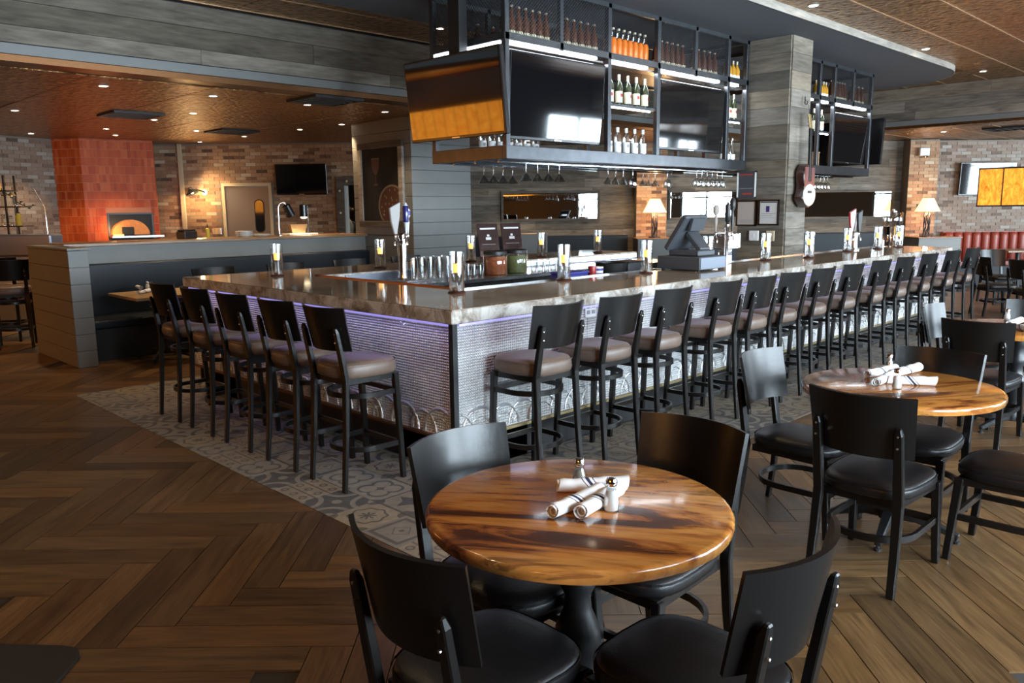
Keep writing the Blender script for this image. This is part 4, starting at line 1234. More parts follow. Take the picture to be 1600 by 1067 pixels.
# ================================================================== ON THE BAR
def candle():
    r = thing('candle_holder', 'x', 'candle')
    MB().lathe([(0.0, 0.0), (0.062, 0.0), (0.064, 0.006), (0.06, 0.012), (0.032, 0.016), (0.032, 0.03), (0.0, 0.03)], seg=20).build('base', MAT['oxblood'], r, smooth=40)
    MB().lathe([(0.052, 0.012), (0.054, 0.015), (0.054, 0.29), (0.051, 0.29), (0.051, 0.02)], seg=24).build('glass_cylinder', MAT['glass_body'], r, smooth=40)
    MB().lathe([(0.006, 0.03), (0.009, 0.06), (0.006, 0.10), (0.02, 0.135), (0.024, 0.145)], seg=12).build('stem', MAT['chrome'], r, smooth=60)
    c = MB().lathe([(0.0, 0.146), (0.024, 0.146), (0.028, 0.20), (0.026, 0.205), (0.0, 0.20)], seg=16).build('votive_cup', MAT['flame'], r, smooth=50)
    return r
cdl = Proto(candle())
CN = [((714, 458), 0), ((879, 438), 0), ((1010, 427), 0), ((1196, 407), 0), ((1264, 403), 0), ((1324, 393), 0), ((1371, 389), 0)]
pos = []
for p, k in CN:
    q = at_z(p, ZB); pos.append((q.x, min(q.y, 4.34)))
pos += [(7.0, 4.30), (11.55, 4.12)]
lbs = ['candle in glass cylinder at the near corner of the bar', 'candle in glass cylinder in front of the steel counter, second from the bar corner', 'candle in glass cylinder left of the cash register', 'candle in glass cylinder right of the white T-shaped tap tower', 'candle in glass cylinder at the foot of the guitar pillar', 'candle in glass cylinder left of the red-handled tap', 'candle in glass cylinder right of the red-handled tap', 'candle in glass cylinder half hidden behind the cash register', 'candle in glass cylinder in front of the drinks urn']
for (x, y), lb in zip(pos, lbs):
    cdl.place((x, y, ZB), 0, lb, 'candles on the bar')
q = at_z((434, 431), ZB); cdl.place((q.x, q.y, ZB), 0, 'candle in glass cylinder at the left arm of the bar, above the stools', 'candles on the bar')
for x, lb in ((4.80, 'candle in glass cylinder left of the left beer taps'), (6.03, 'candle in glass cylinder behind the short tumblers'), (7.18, 'candle in glass cylinder in front of the grey booth divider'), (8.26, 'candle in glass cylinder at the far end of the kitchen-side bar top')):
    cdl.place((x, 6.72, ZB), 0, lb, 'candles on the bar')

# ---- beer taps
def tap_handle(r, x, y, z, m, h, w, style):
    a = MB().lathe([(0.008, 0), (0.012, 0.01), (0.012, 0.03), (0.007, 0.045)], (x, y, z), 10).build('faucet', MAT['chrome'], r, smooth=40)
    MB().tube([(x, y, z + 0.005), (x - 0.03, y - 0.03, z - 0.0), (x - 0.045, y - 0.045, z - 0.03), (x - 0.045, y - 0.045, z - 0.06)], [0.008, 0.009, 0.008, 0.007], 8).build('spout', MAT['chrome'], r, smooth=50)
    z0 = z + 0.045
    if style == 'paddle':
        P = [(-0.012, 0), (0.012, 0), (w * 0.42, h * 0.55), (w * 0.5, h), (-w * 0.5, h * 0.82), (-w * 0.40, h * 0.4)]
        mb = MB(); n = len(P); t = 0.012
        vs = [(x + p[0] * C45, y - p[0] * C45 - t, z0 + p[1]) for p in P] + [(x + p[0] * C45, y - p[0] * C45 + t, z0 + p[1]) for p in P]
        mb.add(vs, [tuple(range(n)), tuple(range(2 * n - 1, n - 1, -1))] + [(i, n + i, n + (i + 1) % n, (i + 1) % n) for i in range(n)])
        return mb.build('handle', MAT[m], r, bevel=0.004)
    if style == 'club':
        return MB().lathe([(0.007, 0), (0.011, h * 0.1), (0.015, h * 0.32), (0.026, h * 0.36), (0.029, h * 0.6), (0.026, h * 0.9), (0.012, h * 0.93), (0.014, h * 0.96), (0.0, h)], (x, y, z0), 14).build('handle', MAT[m], r, smooth=40)
    return MB().lathe([(0.007, 0), (0.013, h * 0.2), (0.018, h * 0.45), (0.012, h * 0.6), (0.03, h * 0.72), (0.03, h * 0.92), (0.015, h)], (x, y, z0), 14).build('handle', MAT[m], r, smooth=40)
tt = thing('beer_tap', 'chrome beer tap column with white and navy handles', 'beer tap', (4.73, 6.26, 0.981))
MB().lathe([(0.075, 0), (0.075, 0.012), (0.05, 0.02), (0.046, 0.05), (0.046, 0.36), (0.055, 0.37), (0.055, 0.43), (0.04, 0.445), (0.0, 0.45)], seg=24).build('column', MAT['chrome'], tt, smooth=40)
MB().box(-0.18, 0.28, -0.30, -0.08, 0.0, 0.02).build('drip_tray', MAT['stainless'], tt, bevel=0.004)
h = tap_handle(tt, -0.075, 0.0, 0.395, 'white_handle', 0.30, 0.10, 'paddle')
h = tap_handle(tt, 0.0, -0.07, 0.395, 'white_handle', 0.30, 0.06, 'club')
MB().lathe([(0.0265, 0.11), (0.0272, 0.112), (0.030, 0.19), (0.027, 0.265), (0.0262, 0.266)], (0.0, -0.07, 0.44), 14).build('sleeve', MAT['navy_handle'], tt, smooth=40)
h = tap_handle(tt, 0.075, 0.0, 0.395, 'white_handle', 0.24, 0.06, 'bulb')
MB().lathe([(0.0305, 0.175), (0.031, 0.178), (0.031, 0.215), (0.0305, 0.218)], (0.075, 0.0, 0.44), 14).build('badge', MAT['blue_plastic'], tt, smooth=40)
q = at_z((1138, 412), ZB)
tt = thing('tap_tower', 'T-shaped chrome tap tower shining white right of the register', 'beer tap', (q.x, q.y + 0.04, ZB))
MB().box(-0.05, 0.05, -0.05, 0.05, 0.0, 0.15).build('column', MAT['chrome'], tt, bevel=0.006)
MB().box(-0.09, 0.16, -0.08, 0.08, 0.15, 0.31).build('head', MAT['chrome'], tt, bevel=0.008)
for dx, m, st, hh in ((-0.11, 'black_metal', 'club', 0.30), (-0.13, 'paper_warm', 'bulb', 0.27), (-0.02, 'black_metal', 'bulb', 0.34)):
    hd = tap_handle(tt, dx, -0.08 + 0.12 * (dx < -0.12), 0.28, m, hh, 0.06, st)
MB().lathe([(0.018, 0), (0.018, 0.35), (0.022, 0.36), (0.022, 0.40), (0.0, 0.41)], (-0.15, -0.10, -0.0), 14).build('side_pipe', MAT['chrome'], tt, smooth=40)
q = at_z((1340, 391), ZB)
tt = thing('beer_tap', 'beer tap with red and black handles beyond the guitar pillar', 'beer tap', (q.x, q.y + 0.05, ZB))
MB().lathe([(0.07, 0), (0.07, 0.012), (0.045, 0.02), (0.04, 0.05), (0.04, 0.17), (0.05, 0.18), (0.05, 0.22), (0.0, 0.24)], seg=20).build('column', MAT['chrome'], tt, smooth=40)
tap_handle(tt, -0.055, 0.02, 0.19, 'red_handle', 0.30, 0.08, 'paddle'); tap_handle(tt, 0.03, -0.04, 0.19, 'black_metal', 0.28, 0.06, 'paddle'); tap_handle(tt, 0.07, 0.03, 0.19, 'white_handle', 0.24, 0.05, 'bulb')

# ---- cash register
rg = thing('cash_register', 'grey cash register with tilted screen on a black cash drawer', 'cash register', (6.52, 4.18, ZB))
dr = MB().box(-0.22, 0.22, -0.23, 0.23, 0.012, 0.13).build('cash_drawer', MAT['register_grey'], rg, bevel=0.006)
MB().box(-0.21, 0.21, -0.236, -0.229, 0.02, 0.12).build('drawer_front', MAT['register_light'], dr)
for dx in (-0.18, 0.18):
    for dy in (-0.19, 0.19):
        MB().lathe([(0.015, 0), (0.015, 0.012)], (dx, dy, 0), 8).build('foot', MAT['rubber'], dr)
MB().box(-0.13, 0.15, -0.16, 0.17, 0.131, 0.185).build('base_unit', MAT['register_grey'], rg, bevel=0.01)
# stand rises from the viewer's side and leans back towards the staff side
st = MB(); st.bar((0.03, -0.12, 0.18), (0.03, 0.03, 0.34), 0.17, 0.05, up=(0, 1, 0)); st.build('stand', MAT['register_grey'], rg, bevel=0.01)
sc = MB(); sc.bar((0.0, 0.17, 0.19), (0.0, -0.04, 0.50), 0.37, 0.055, up=(0, 1, 0)); scr = sc.build('monitor', MAT['register_grey'], rg, bevel=0.012)
MB().bar((0.0, 0.19, 0.21), (0.0, 0.01, 0.48), 0.32, 0.012, up=(0, 1, 0)).build('screen', MAT['tv_screen'], scr)
MB().bar((0.0, -0.035, 0.36), (0.0, -0.07, 0.475), 0.22, 0.04, up=(0, 1, 0)).build('rear_display', MAT['register_grey'], scr, bevel=0.006)
MB().cbox((0.19, 0.02, 0.16), 0.10, 0.16, 0.05).build('card_reader', MAT['register_light'], rg, bevel=0.006)

# ---- drinkware inside the bar
def pint(lbl='x'):
    r = thing('pint_glass', lbl, 'glass')
    MB().lathe([(0.0, 0.006), (0.028, 0.006), (0.031, 0.0), (0.033, 0.01), (0.044, 0.15), (0.0425, 0.15), (0.031, 0.012)], seg=16).build('bowl', MAT['glass_body'], r, smooth=50)
    return r
def tumbler():
    r = thing('tumbler', 'x', 'glass')
    MB().lathe([(0.0, 0.008), (0.03, 0.008), (0.032, 0.0), (0.034, 0.01), (0.038, 0.10), (0.0365, 0.10), (0.031, 0.012)], seg=14).build('bowl', MAT['glass_body'], r, smooth=50)
    return r
def tall_glass(name, lb, h, rr):
    r = thing(name, lb, 'glass')
    MB().lathe([(0.0, 0.006), (rr * 0.8, 0.006), (rr * 0.85, 0.0), (rr * 0.9, 0.01), (rr, h), (rr * 0.95, h), (rr * 0.82, 0.012)], seg=16).build('bowl', MAT['glass_body'], r, smooth=50)
    return r
pg = Proto(tall_glass('pitcher_glass', 'x', 0.21, 0.047)); ZW = 0.981
def wx(pxx, y):
    return at_y((pxx, 428), y).x
for i in range(5):
    for j in range(2):
        pg.place((wx(649 + i * 13.5 + j * 4, 6.08 + j * 0.16), 6.08 + j * 0.16, ZW), 0, 'tall clear glass beside the beer tap, %s from the tap, %s' % (ORD[i], ['front row', 'back row'][j]), 'tall glasses beside the beer tap')
tb = Proto(tumbler())
for i in range(4):
    for j in range(3):
        tb.place((wx(724 + i * 9.5, 6.05 + j * 0.12), 6.05 + j * 0.12, ZW), 0, 'short clear tumbler left of the chilli jar, %s from the left, %s' % (ORD[i], ['front row', 'middle row', 'back row'][j]), 'tumblers left of the chilli jar')
for i in range(6):
    for j in range(2):
        tb.place((wx(834 + i * 10, 6.0 + j * 0.14), 6.0 + j * 0.14, ZW), 0, 'small glass right of the green jar, %s from the jar, %s' % (ORD[i], ['front row', 'back row'][j]), 'small glasses right of the green jar')
for i, (pxx, m, lb) in enumerate(((774, 'dried_chilli', 'wide glass jar of red dried chillies with dark lid'), (806, 'green_olives', 'wide glass jar of green olives with dark lid'))):
    j = thing('spice_jar', lb, 'jar', (wx(pxx, 6.02), 6.02, ZW), 0, 'big jars on the steel counter')
    MB().lathe([(0.0, 0.0), (0.122, 0.0), (0.127, 0.01), (0.127, 0.19), (0.118, 0.205), (0.116, 0.205), (0.118, 0.01)], seg=28).build('glass_jar', MAT['glass'], j, smooth=40)
    MB().lathe([(0.0, 0.004), (0.118, 0.004), (0.12, 0.18), (0.0, 0.185)], seg=24).build('contents', MAT[m], j, smooth=40)
    MB().lathe([(0.116, 0.205), (0.123, 0.207), (0.123, 0.235), (0.11, 0.245), (0.0, 0.25)], seg=24).build('lid', MAT['black_metal'], j, smooth=40)
# on the shelf behind the front arm
zs = 0.931
bn = thing('caddy', 'blue plastic caddy behind the bar edge', 'caddy', (5.36, 4.68, zs))
MB().box(-0.16, 0.16, -0.09, 0.09, 0, 0.15).build('tub', MAT['blue_plastic'], bn, bevel=0.012)
MB().box(-0.165, 0.165, -0.095, 0.095, 0.15, 0.165).build('rim', MAT['blue_plastic'], bn, bevel=0.004)
for i, dx in enumerate((0.0, 0.14)):
    d = thing('glass_decanter', ['clear glass bottle standing behind the blue caddy, left one', 'clear glass bottle standing behind the blue caddy, right one'][i], 'bottle', (5.40 + dx, 4.84, zs), 0, 'clear bottles by the blue caddy')
    MB().lathe([(0.0, 0.0), (0.05, 0.0), (0.052, 0.14), (0.02, 0.19), (0.018, 0.25), (0.022, 0.26)], seg=16).build('body', MAT['glass_body'], d, smooth=40)
d = thing('red_cup', 'slim dark red cup beside the blue caddy', 'cup', (5.60, 4.62, zs))
MB().lathe([(0.0, 0.005), (0.03, 0.005), (0.032, 0), (0.038, 0.2), (0.035, 0.2), (0.03, 0.01)], seg=14).build('bowl', MAT['red_handle'], d, smooth=40)
d = thing('patterned_cup', 'blue and white patterned cup between red cup and black bucket', 'cup', (5.70, 4.64, zs))
MB().lathe([(0.0, 0.005), (0.042, 0.005), (0.044, 0), (0.055, 0.19), (0.052, 0.19), (0.04, 0.01)], seg=16).build('bowl', MAT['porcelain'], d, smooth=40)
for kz in range(4):
    MB().lathe([(0.0475 + kz * 0.0023, 0.03 + kz * 0.042), (0.0487 + kz * 0.0023, 0.05 + kz * 0.042)], seg=16).build('pattern_band', MAT['blue_plastic'], d, smooth=40)
d = thing('black_bucket', 'black flared ice bucket behind the bar edge left of the register', 'bucket', (5.95, 4.68, zs))
MB().lathe([(0.0, 0.004), (0.10, 0.004), (0.105, 0), (0.15, 0.21), (0.158, 0.215), (0.142, 0.212), (0.10, 0.01)], seg=22).build('tub', MAT['black_metal'], d, smooth=40)
d = thing('till_box', 'dark steel box between the ice bucket and the register', 'box', (6.28, 4.72, zs))
MB().box(-0.15, 0.15, -0.11, 0.11, 0, 0.20).build('case', MAT['register_grey'], d, bevel=0.01); MB().box(-0.15, 0.15, -0.11, 0.11, 0.2, 0.212).build('lid', MAT['stainless'], d)
# menu stands on the kitchen-side bar top
for i, x in enumerate((6.70, 7.10)):
    m = thing('menu_stand', ['dark menu board leaning on the far bar top, left one', 'dark menu board leaning on the far bar top, right one'][i], 'menu', (x, 7.12, ZB), math.radians(-20), 'menu boards on the far bar top')
    bd = MB().bar((0, 0.0, 0.0), (0, 0.10, 0.40), 0.27, 0.02, up=(0, 1, 0)).build('board', MAT['guitar_body'], m, bevel=0.004)
    def on_board(x0, x1, t0, t1, mt):
        a = Vector((0, 0.0, 0.0)); b = Vector((0, 0.10, 0.40)); nrm = Vector((0, -0.97, 0.243))
        p = a.lerp(b, t0) + nrm * 0.0115; q_ = a.lerp(b, t1) + nrm * 0.0115
        MB().add([(x0, p.y, p.z), (x1, p.y, p.z), (x1, q_.y, q_.z), (x0, q_.y, q_.z)], [(0, 1, 2, 3)]).build('print', MAT[mt], bd)
    on_board(-0.1, 0.1, 0.83, 0.88, 'white_ink'); on_board(-0.035, 0.035, 0.52, 0.60, 'white_ink'); on_board(-0.015, 0.015, 0.62, 0.68, 'white_ink'); on_board(-0.09, 0.09, 0.38, 0.395, 'grey_ink')
    MB().bar((0, 0.14, 0.0), (0, 0.08, 0.30), 0.10, 0.008, up=(0, 1, 0)).build('easel_leg', MAT['black_metal'], m)
# urn and mug at the far end
q = at_z((1425, 386), ZB)
u = thing('drinks_urn', 'drinks dispenser with clear top and dark chrome body at the bar end', 'dispenser', (11.72, 4.28, ZB))
MB().lathe([(0.0, 0.0), (0.13, 0.0), (0.13, 0.02), (0.125, 0.03), (0.125, 0.27), (0.13, 0.28)], seg=26).build('body', MAT['chrome'], u, smooth=40)
MB().lathe([(0.124, 0.28), (0.128, 0.285), (0.128, 0.46), (0.12, 0.47), (0.0, 0.475)], seg=26).build('clear_top', MAT['glass_body'], u, smooth=40)
MB().lathe([(0.05, 0.475), (0.05, 0.485), (0.02, 0.49), (0.015, 0.51), (0.02, 0.52), (0.0, 0.525)], seg=16).build('lid_knob', MAT['chrome'], u, smooth=40)
MB().tube([(-0.13, -0.02, 0.08), (-0.17, -0.03, 0.085), (-0.18, -0.032, 0.05)], 0.012, 8).build('spigot', MAT['black_metal'], u, smooth=50)
mg = thing('coffee_mug', 'grey mug beside the drinks dispenser', 'mug', (11.25, 4.25, ZB))
MB().lathe([(0.0, 0.006), (0.038, 0.006), (0.042, 0.0), (0.045, 0.01), (0.045, 0.105), (0.041, 0.105), (0.04, 0.012)], seg=18).build('bowl', MAT['porcelain'], mg, smooth=40)
MB().tube([(-0.03 * math.sqrt(2), 0.03 * 0.5, 0.09), (-0.075, 0.03, 0.085), (-0.085, 0.033, 0.055), (-0.072, 0.03, 0.028), (-0.042, 0.018, 0.02)], 0.007, 8).build('handle', MAT['porcelain'], mg, smooth=60)
# floor mat at the lower left
mt = tag(MB().prism([(-1.2, 4.2), (-0.1, 4.16), (0.62, 3.44), (0.78, 3.26), (0.815, 3.20), (0.80, 3.13), (0.6, 2.9), (-0.2, 2.1), (-1.2, 2.2)], 0.001, 0.014).build('floor_mat', MAT['rubber'], bevel=0.004), 'black rubber floor mat at the lower left', 'mat')
# ================================================================== OVERHEAD CAGES
def tv(name_lb, w, h, loc, rz, tilt, parent_parts=None, group='television screens'):
    """screen looks along local -y before rotation; tilt leans the top towards the viewer"""
    t = thing('television', name_lb, 'television', loc, rz, group)
    c, s = math.cos(tilt), math.sin(tilt)
    A = Matrix(((1, 0, 0), (0, c, -s), (0, s, c)))
    def tbox(x0, x1, y0, y1, z0, z1):
        mb = MB().box(x0, x1, y0, y1, z0, z1)
        mb.v = [tuple(A @ Vector(v)) for v in mb.v]; return mb
    b = tbox(-w / 2, w / 2, 0.0, 0.05, -h / 2, h / 2).build('housing', MAT['tv_plastic'], t, bevel=0.006)
    tbox(-w / 2 + 0.018, w / 2 - 0.018, -0.004, -0.001, -h / 2 + 0.028, h / 2 - 0.018).build('screen', MAT['tv_screen'], t)
    tbox(-0.05, 0.05, -0.005, -0.002, -h / 2 + 0.008, -h / 2 + 0.018).build('badge', MAT['bolt_steel'], b)
    tbox(-0.14, 0.14, 0.05, 0.11, -0.12, 0.12).build('wall_bracket', MAT['black_metal'], t)
    return t
def bottle_proto(name, prof, m, cap=None, label=None, capm='foil', labm='white_label', mark=None, fill=None):
    r = thing(name, 'x', 'bottle')
    b = MB().lathe(prof, seg=12).build('body', MAT[m], r, smooth=40)
    if fill:
        MB().lathe(fill[0], seg=12).build('liquid', MAT[fill[1]], r, smooth=40)
    if cap:
        MB().lathe(cap, seg=12).build('cap', MAT[capm], r, smooth=40)
    if label:
        l = MB().lathe(label, seg=12).build('label', MAT[labm], r, smooth=40)
        if mark:
            rr, z, m2 = mark
            MB().add([(-0.014, -rr - 0.001, z), (0.014, -rr - 0.001, z), (0.014, -rr - 0.001, z + 0.03), (-0.014, -rr - 0.001, z + 0.03)], [(0, 1, 2, 3)]).build('print', MAT[m2], l)
    return Proto(r)
beer = bottle_proto('beer_bottle', [(0.0, 0.0), (0.031, 0.0), (0.0315, 0.01), (0.0315, 0.13), (0.026, 0.155), (0.0145, 0.19), (0.0125, 0.235), (0.0, 0.236)], 'brown_bottle', [(0.0145, 0.228), (0.0145, 0.243), (0.0, 0.245)], [(0.0322, 0.03), (0.0322, 0.062)], labm='cream_label')
wine = bottle_proto('wine_bottle', [(0.0, 0.0), (0.037, 0.0), (0.038, 0.008), (0.038, 0.18), (0.03, 0.215), (0.0155, 0.24), (0.0135, 0.25), (0.0, 0.251)], 'green_bottle', [(0.015, 0.235), (0.0145, 0.30), (0.0, 0.302)], [(0.0388, 0.03), (0.0388, 0.14)], labm='cream_label', mark=(0.0388, 0.085, 'red_ink'))
vodka = bottle_proto('spirit_bottle', [(0.0, 0.0), (0.037, 0.0), (0.038, 0.006), (0.038, 0.16), (0.03, 0.185), (0.0145, 0.205), (0.0135, 0.23), (0.0, 0.231)], 'glass_body', [(0.0165, 0.205), (0.0165, 0.25), (0.0, 0.252)], [(0.0388, 0.01), (0.0388, 0.11)], capm='white_label', mark=(0.0388, 0.06, 'grey_ink'))
soda = bottle_proto('soda_bottle', [(0.0, 0.0), (0.033, 0.0), (0.034, 0.01), (0.034, 0.13), (0.028, 0.155), (0.014, 0.185), (0.0125, 0.225), (0.0, 0.226)], 'glass_body', [(0.0145, 0.218), (0.0145, 0.232), (0.0, 0.234)], fill=([(0.0, 0.004), (0.032, 0.006), (0.033, 0.13), (0.024, 0.158), (0.0, 0.16)], 'orange_liquid'))
gold = bottle_proto('rum_bottle', [(0.0, 0.0), (0.036, 0.0), (0.037, 0.006), (0.037, 0.13), (0.028, 0.16), (0.014, 0.18), (0.013, 0.22), (0.0, 0.221)], 'amber_liquid', [(0.0155, 0.20), (0.0155, 0.235), (0.0, 0.237)], [(0.0378, 0.02), (0.0378, 0.075)])
clearb = bottle_proto('liqueur_bottle', [(0.0, 0.0), (0.036, 0.0), (0.037, 0.006), (0.037, 0.10), (0.024, 0.14), (0.022, 0.17), (0.013, 0.20), (0.0125, 0.24), (0.0, 0.241)], 'glass_body', [(0.014, 0.23), (0.014, 0.255), (0.0, 0.257)], [(0.0378, 0.012), (0.0378, 0.07)])

beer.root.scale = (1.14, 1.14, 1.14); soda.root.scale = (1.25, 1.25, 1.25)
CZ0, CZS, CZT = 2.065, 3.02, 3.53
def cage(name, lb, x0, x1, y0, y1, posts, uppers, shelf_bays, mesh_bays, left_mesh):
    r = thing(name, lb, 'bottle cage', (x0, y0, CZ0))
    D = y1 - y0; H = CZT - CZ0
    X = lambda x: x - x0
    st = MAT['cage_steel']; w = 0.05
    for yy in (0.0, D - w):
        for x in posts:
            p = MB().box(X(x) - w / 2, X(x) + w / 2, yy, yy + w, 0.0, H).build('post', st, r, bevel=0.003)
        for x in uppers:
            MB().box(X(x) - w * 0.45, X(x) + w * 0.45, yy, yy + w * 0.8, CZS - CZ0, H).build('short_post', st, r, bevel=0.003)
        MB().box(0, X(x1), yy - 0.004, yy + w, 0.0, 0.112).build('bottom_beam', st, r, bevel=0.004)
        MB().box(0, X(x1), yy, yy + w * 0.7, CZS - CZ0 + 0.01, CZS - CZ0 + 0.07).build('shelf_beam', st, r, bevel=0.003)
        MB().box(0, X(x1), yy, yy + w * 0.6, H - 0.04, H).build('top_rail', st, r)
    for xx in (0.0, X(x1) - w):
        MB().box(xx, xx + w, w, D - w, 0.0, 0.112).build('bottom_beam', st, r, bevel=0.004)
        MB().box(xx, xx + w * 0.7, w, D - w, CZS - CZ0 + 0.01, CZS - CZ0 + 0.07).build('shelf_beam', st, r)
        MB().box(xx, xx + w * 0.6, w, D - w, H - 0.04, H).build('top_rail', st, r)
    MB().box(0.02, X(x1) - 0.02, 0.03, D - 0.03, CZS - CZ0 + 0.03, CZS - CZ0 + 0.045).build('top_shelf', st, r)
    MB().box(0.02, X(x1) - 0.02, 0.05, D - 0.05, 0.105, 0.115).build('bottom_tray', st, r)
    for a, b in shelf_bays:
        MB().box(X(a) + w / 2, X(b) - w / 2, 0.02, 0.45, 2.61 - CZ0, 2.635 - CZ0).build('shelf', st, r)
        MB().box(X(a) + w / 2 + 0.01, X(b) - w / 2 - 0.09, 0.022, 0.037, 2.592 - CZ0, 2.607 - CZ0).build('strip_light', MAT['led_white'], r)
    ps = sorted(posts)
    for a, b in zip(ps, ps[1:]):
        if b - a < 0.3:
            continue
        L0, L1 = X(a) + 0.03, X(b) - 0.18
        MB().box(L0, L1, 0.012, 0.03, CZS - CZ0 - 0.016, CZS - CZ0 + 0.006).build('strip_light', MAT['led_white'], r)
        MB().box(X(a), X(b), 0.035, 0.16, CZS - CZ0 - 0.03, CZS - CZ0 - 0.015).build('light_reflector', MAT['stainless'], r)
        area_light('shelf_strip_light', (a + (b - a) / 2, y0 + 0.06, CZS - 0.035), (0, 0, 0), b - a - 0.1, 0.06, 5.0 * (b - a), (0.85, 0.92, 1.0))
    def wire(a0, a1, b0, b1, to3):
        mb = MB(); sp = 0.032
        n = int((a1 - a0 + b1 - b0) / sp)
        for sgn in (1, -1):
            for k in range(1, n):
                s = k * sp
                # lines a + b = s (or a - b) clipped to the rectangle
                p = (min(s, a1 - a0), max(0, s - (a1 - a0))); q = (max(0, s - (b1 - b0)), min(s, b1 - b0))
                if sgn == -1:
                    p = (a1 - a0 - p[0], p[1]); q = (a1 - a0 - q[0], q[1])
                mb.bar(to3(a0 + p[0], b0 + p[1]), to3(a0 + q[0], b0 + q[1]), 0.003, 0.003)
        return mb
    for a, b in mesh_bays:
        wire(X(a) + 0.02, X(b) - 0.02, CZS - CZ0 + 0.07, H - 0.04, lambda s, t: (s, 0.004, t)).build('wire_mesh', st, r, kind='stuff')
    if left_mesh:
        wire(0.05, D - 0.05, CZS - CZ0 + 0.07, H - 0.04, lambda s, t: (0.006, s, t)).build('wire_mesh', st, r, kind='stuff')
        MB().box(0.0, 0.02, 0.06, D - 0.06, CZS - CZ0 - 0.016, CZS - CZ0 + 0.004).build('strip_light', MAT['led_white'], r)
    # hanging rails for stemware
    for k in range(3):
        yy = 0.2 + k * 0.3
        MB().box(0.1, X(x1) - 0.1, yy - 0.012, yy + 0.012, -0.02, -0.008).box(0.1, X(x1) - 0.1, yy - 0.003, yy + 0.003, -0.009, 0.004).build('glass_rail', MAT['chrome'], r)
    return r
Y0, Y1 = 4.95, 5.93
cage('bottle_cage', 'long steel bottle cage with screens hanging over the bar', 4.86, 8.84, Y0, Y1, [4.89, 6.25, 7.05, 8.40, 8.815], [5.57, 7.73], [(6.25, 7.05), (8.40, 8.815)], [(4.89, 6.25), (7.05, 8.40)], True)
cage('bottle_cage', 'shorter steel bottle cage over the bar beyond the guitar pillar', 9.43, 12.47, Y0, Y1, [9.46, 10.73, 11.18, 12.44], [11.79], [(10.73, 11.18)], [(11.18, 12.44)], False)
def row(proto, n, xa, xb, y, z, what, grp):
    for i in range(n):
        x = xa + (xb - xa) * (i + 0.5) / n
        proto.place((x, y, z), random.uniform(-0.4, 0.4), '%s, %s from the left' % (what, ORD[i]), grp)
zt = CZS + 0.0465
row(beer, 7, 4.93, 5.53, 5.07, zt, 'beer bottle above the front screen, left half', 'beer bottles above the front screen')
row(beer, 6, 5.62, 6.2, 5.07, zt, 'beer bottle above the front screen, right half', 'beer bottles above the front screen')
row(soda, 8, 6.31, 7.0, 5.07, zt, 'orange soda bottle on the top shelf', 'orange soda bottles')
row(beer, 6, 7.10, 7.68, 5.07, zt, 'beer bottle above the second screen, left half', 'beer bottles above the second screen')
row(beer, 5, 7.78, 8.33, 5.07, zt, 'beer bottle above the second screen, right half', 'beer bottles above the second screen')
row(gold, 4, 8.45, 8.79, 5.06, zt, 'yellow bottle on the top shelf next to the pillar', 'rum bottles by the pillar')
row(wine, 5, 6.34, 7.05, 5.08, 2.636, 'dark wine bottle with cream label between the screens', 'wine bottles between the screens')
row(vodka, 5, 6.33, 7.03, 5.08, CZ0 + 0.1155, 'clear white-label bottle on the lowest shelf between screens', 'clear spirit bottles')
row(wine, 3, 8.45, 8.79, 5.08, 2.636, 'dark wine bottle with cream label in the bay by the pillar', 'wine bottles by the pillar')
row(clearb, 3, 8.45, 8.79, 5.08, CZ0 + 0.1155, 'clear liqueur bottle on the lowest shelf by the pillar', 'liqueur bottles')
row(vodka, 7, 5.3, 6.15, 5.78, CZ0 + 0.1155, 'clear bottle standing behind the front screen', 'bottles behind the front screen')
row(beer, 4, 5.02, 5.82, 5.78, zt, 'beer bottle at the back of the top shelf', 'beer bottles at the back of the top shelf')
row(gold, 5, 10.77, 11.15, 5.06, zt, 'yellow rum bottle on the top shelf right of the guitar', 'rum bottles right of the guitar')
row(beer, 6, 11.23, 11.75, 5.06, zt, 'beer bottle on the far cage, left half', 'beer bottles on the far cage')
row(beer, 4, 11.86, 12.38, 5.06, zt, 'beer bottle on the far cage, right half', 'beer bottles on the far cage')
row(wine, 3, 10.78, 11.12, 5.08, 2.636, 'dark wine bottle with cream label right of the guitar', 'wine bottles right of the guitar')
bxx = thing('wooden_box', 'small pale wooden box on the lowest shelf right of the guitar', 'box', (10.92, 5.10, CZ0 + 0.116))
MB().box(-0.08, 0.08, -0.05, 0.05, 0, 0.17).build('case', MAT['crate_wood'], bxx, bevel=0.004); MB().box(-0.085, 0.085, -0.055, 0.055, 0.171, 0.185).build('lid', MAT['crate_wood'], bxx)
# screens
t = tv('black screen tilted out at the left end of the cage, glowing with an amber reflection', 1.25, 0.70, (4.70, 5.44, 2.60), -PI / 2, math.radians(6))
MB().box(-0.07, 0.07, 0.03, 0.12, 0.30, 0.93).build('mount_pole', MAT['black_metal'], t)
tv('black screen in the front of the cage, left of the orange sodas', 1.26, 0.73, (5.57, 4.985, 2.60), 0, math.radians(3.6))
tv('black screen in the front of the cage, right of the orange sodas', 1.26, 0.70, (7.73, 4.985, 2.59), 0, math.radians(2.5))
tv('black screen in the far cage beyond the guitar pillar', 1.15, 0.68, (11.82, 4.99, 2.57), 0, math.radians(4))
t = tv('black screen seen from the side at the far end of the cages', 1.15, 0.68, (12.75, 5.44, 2.58), PI / 2, math.radians(8))
MB().box(-0.08, 0.08, 0.10, 0.32, -0.06, 0.06).build('mount_arm', MAT['black_metal'], t)
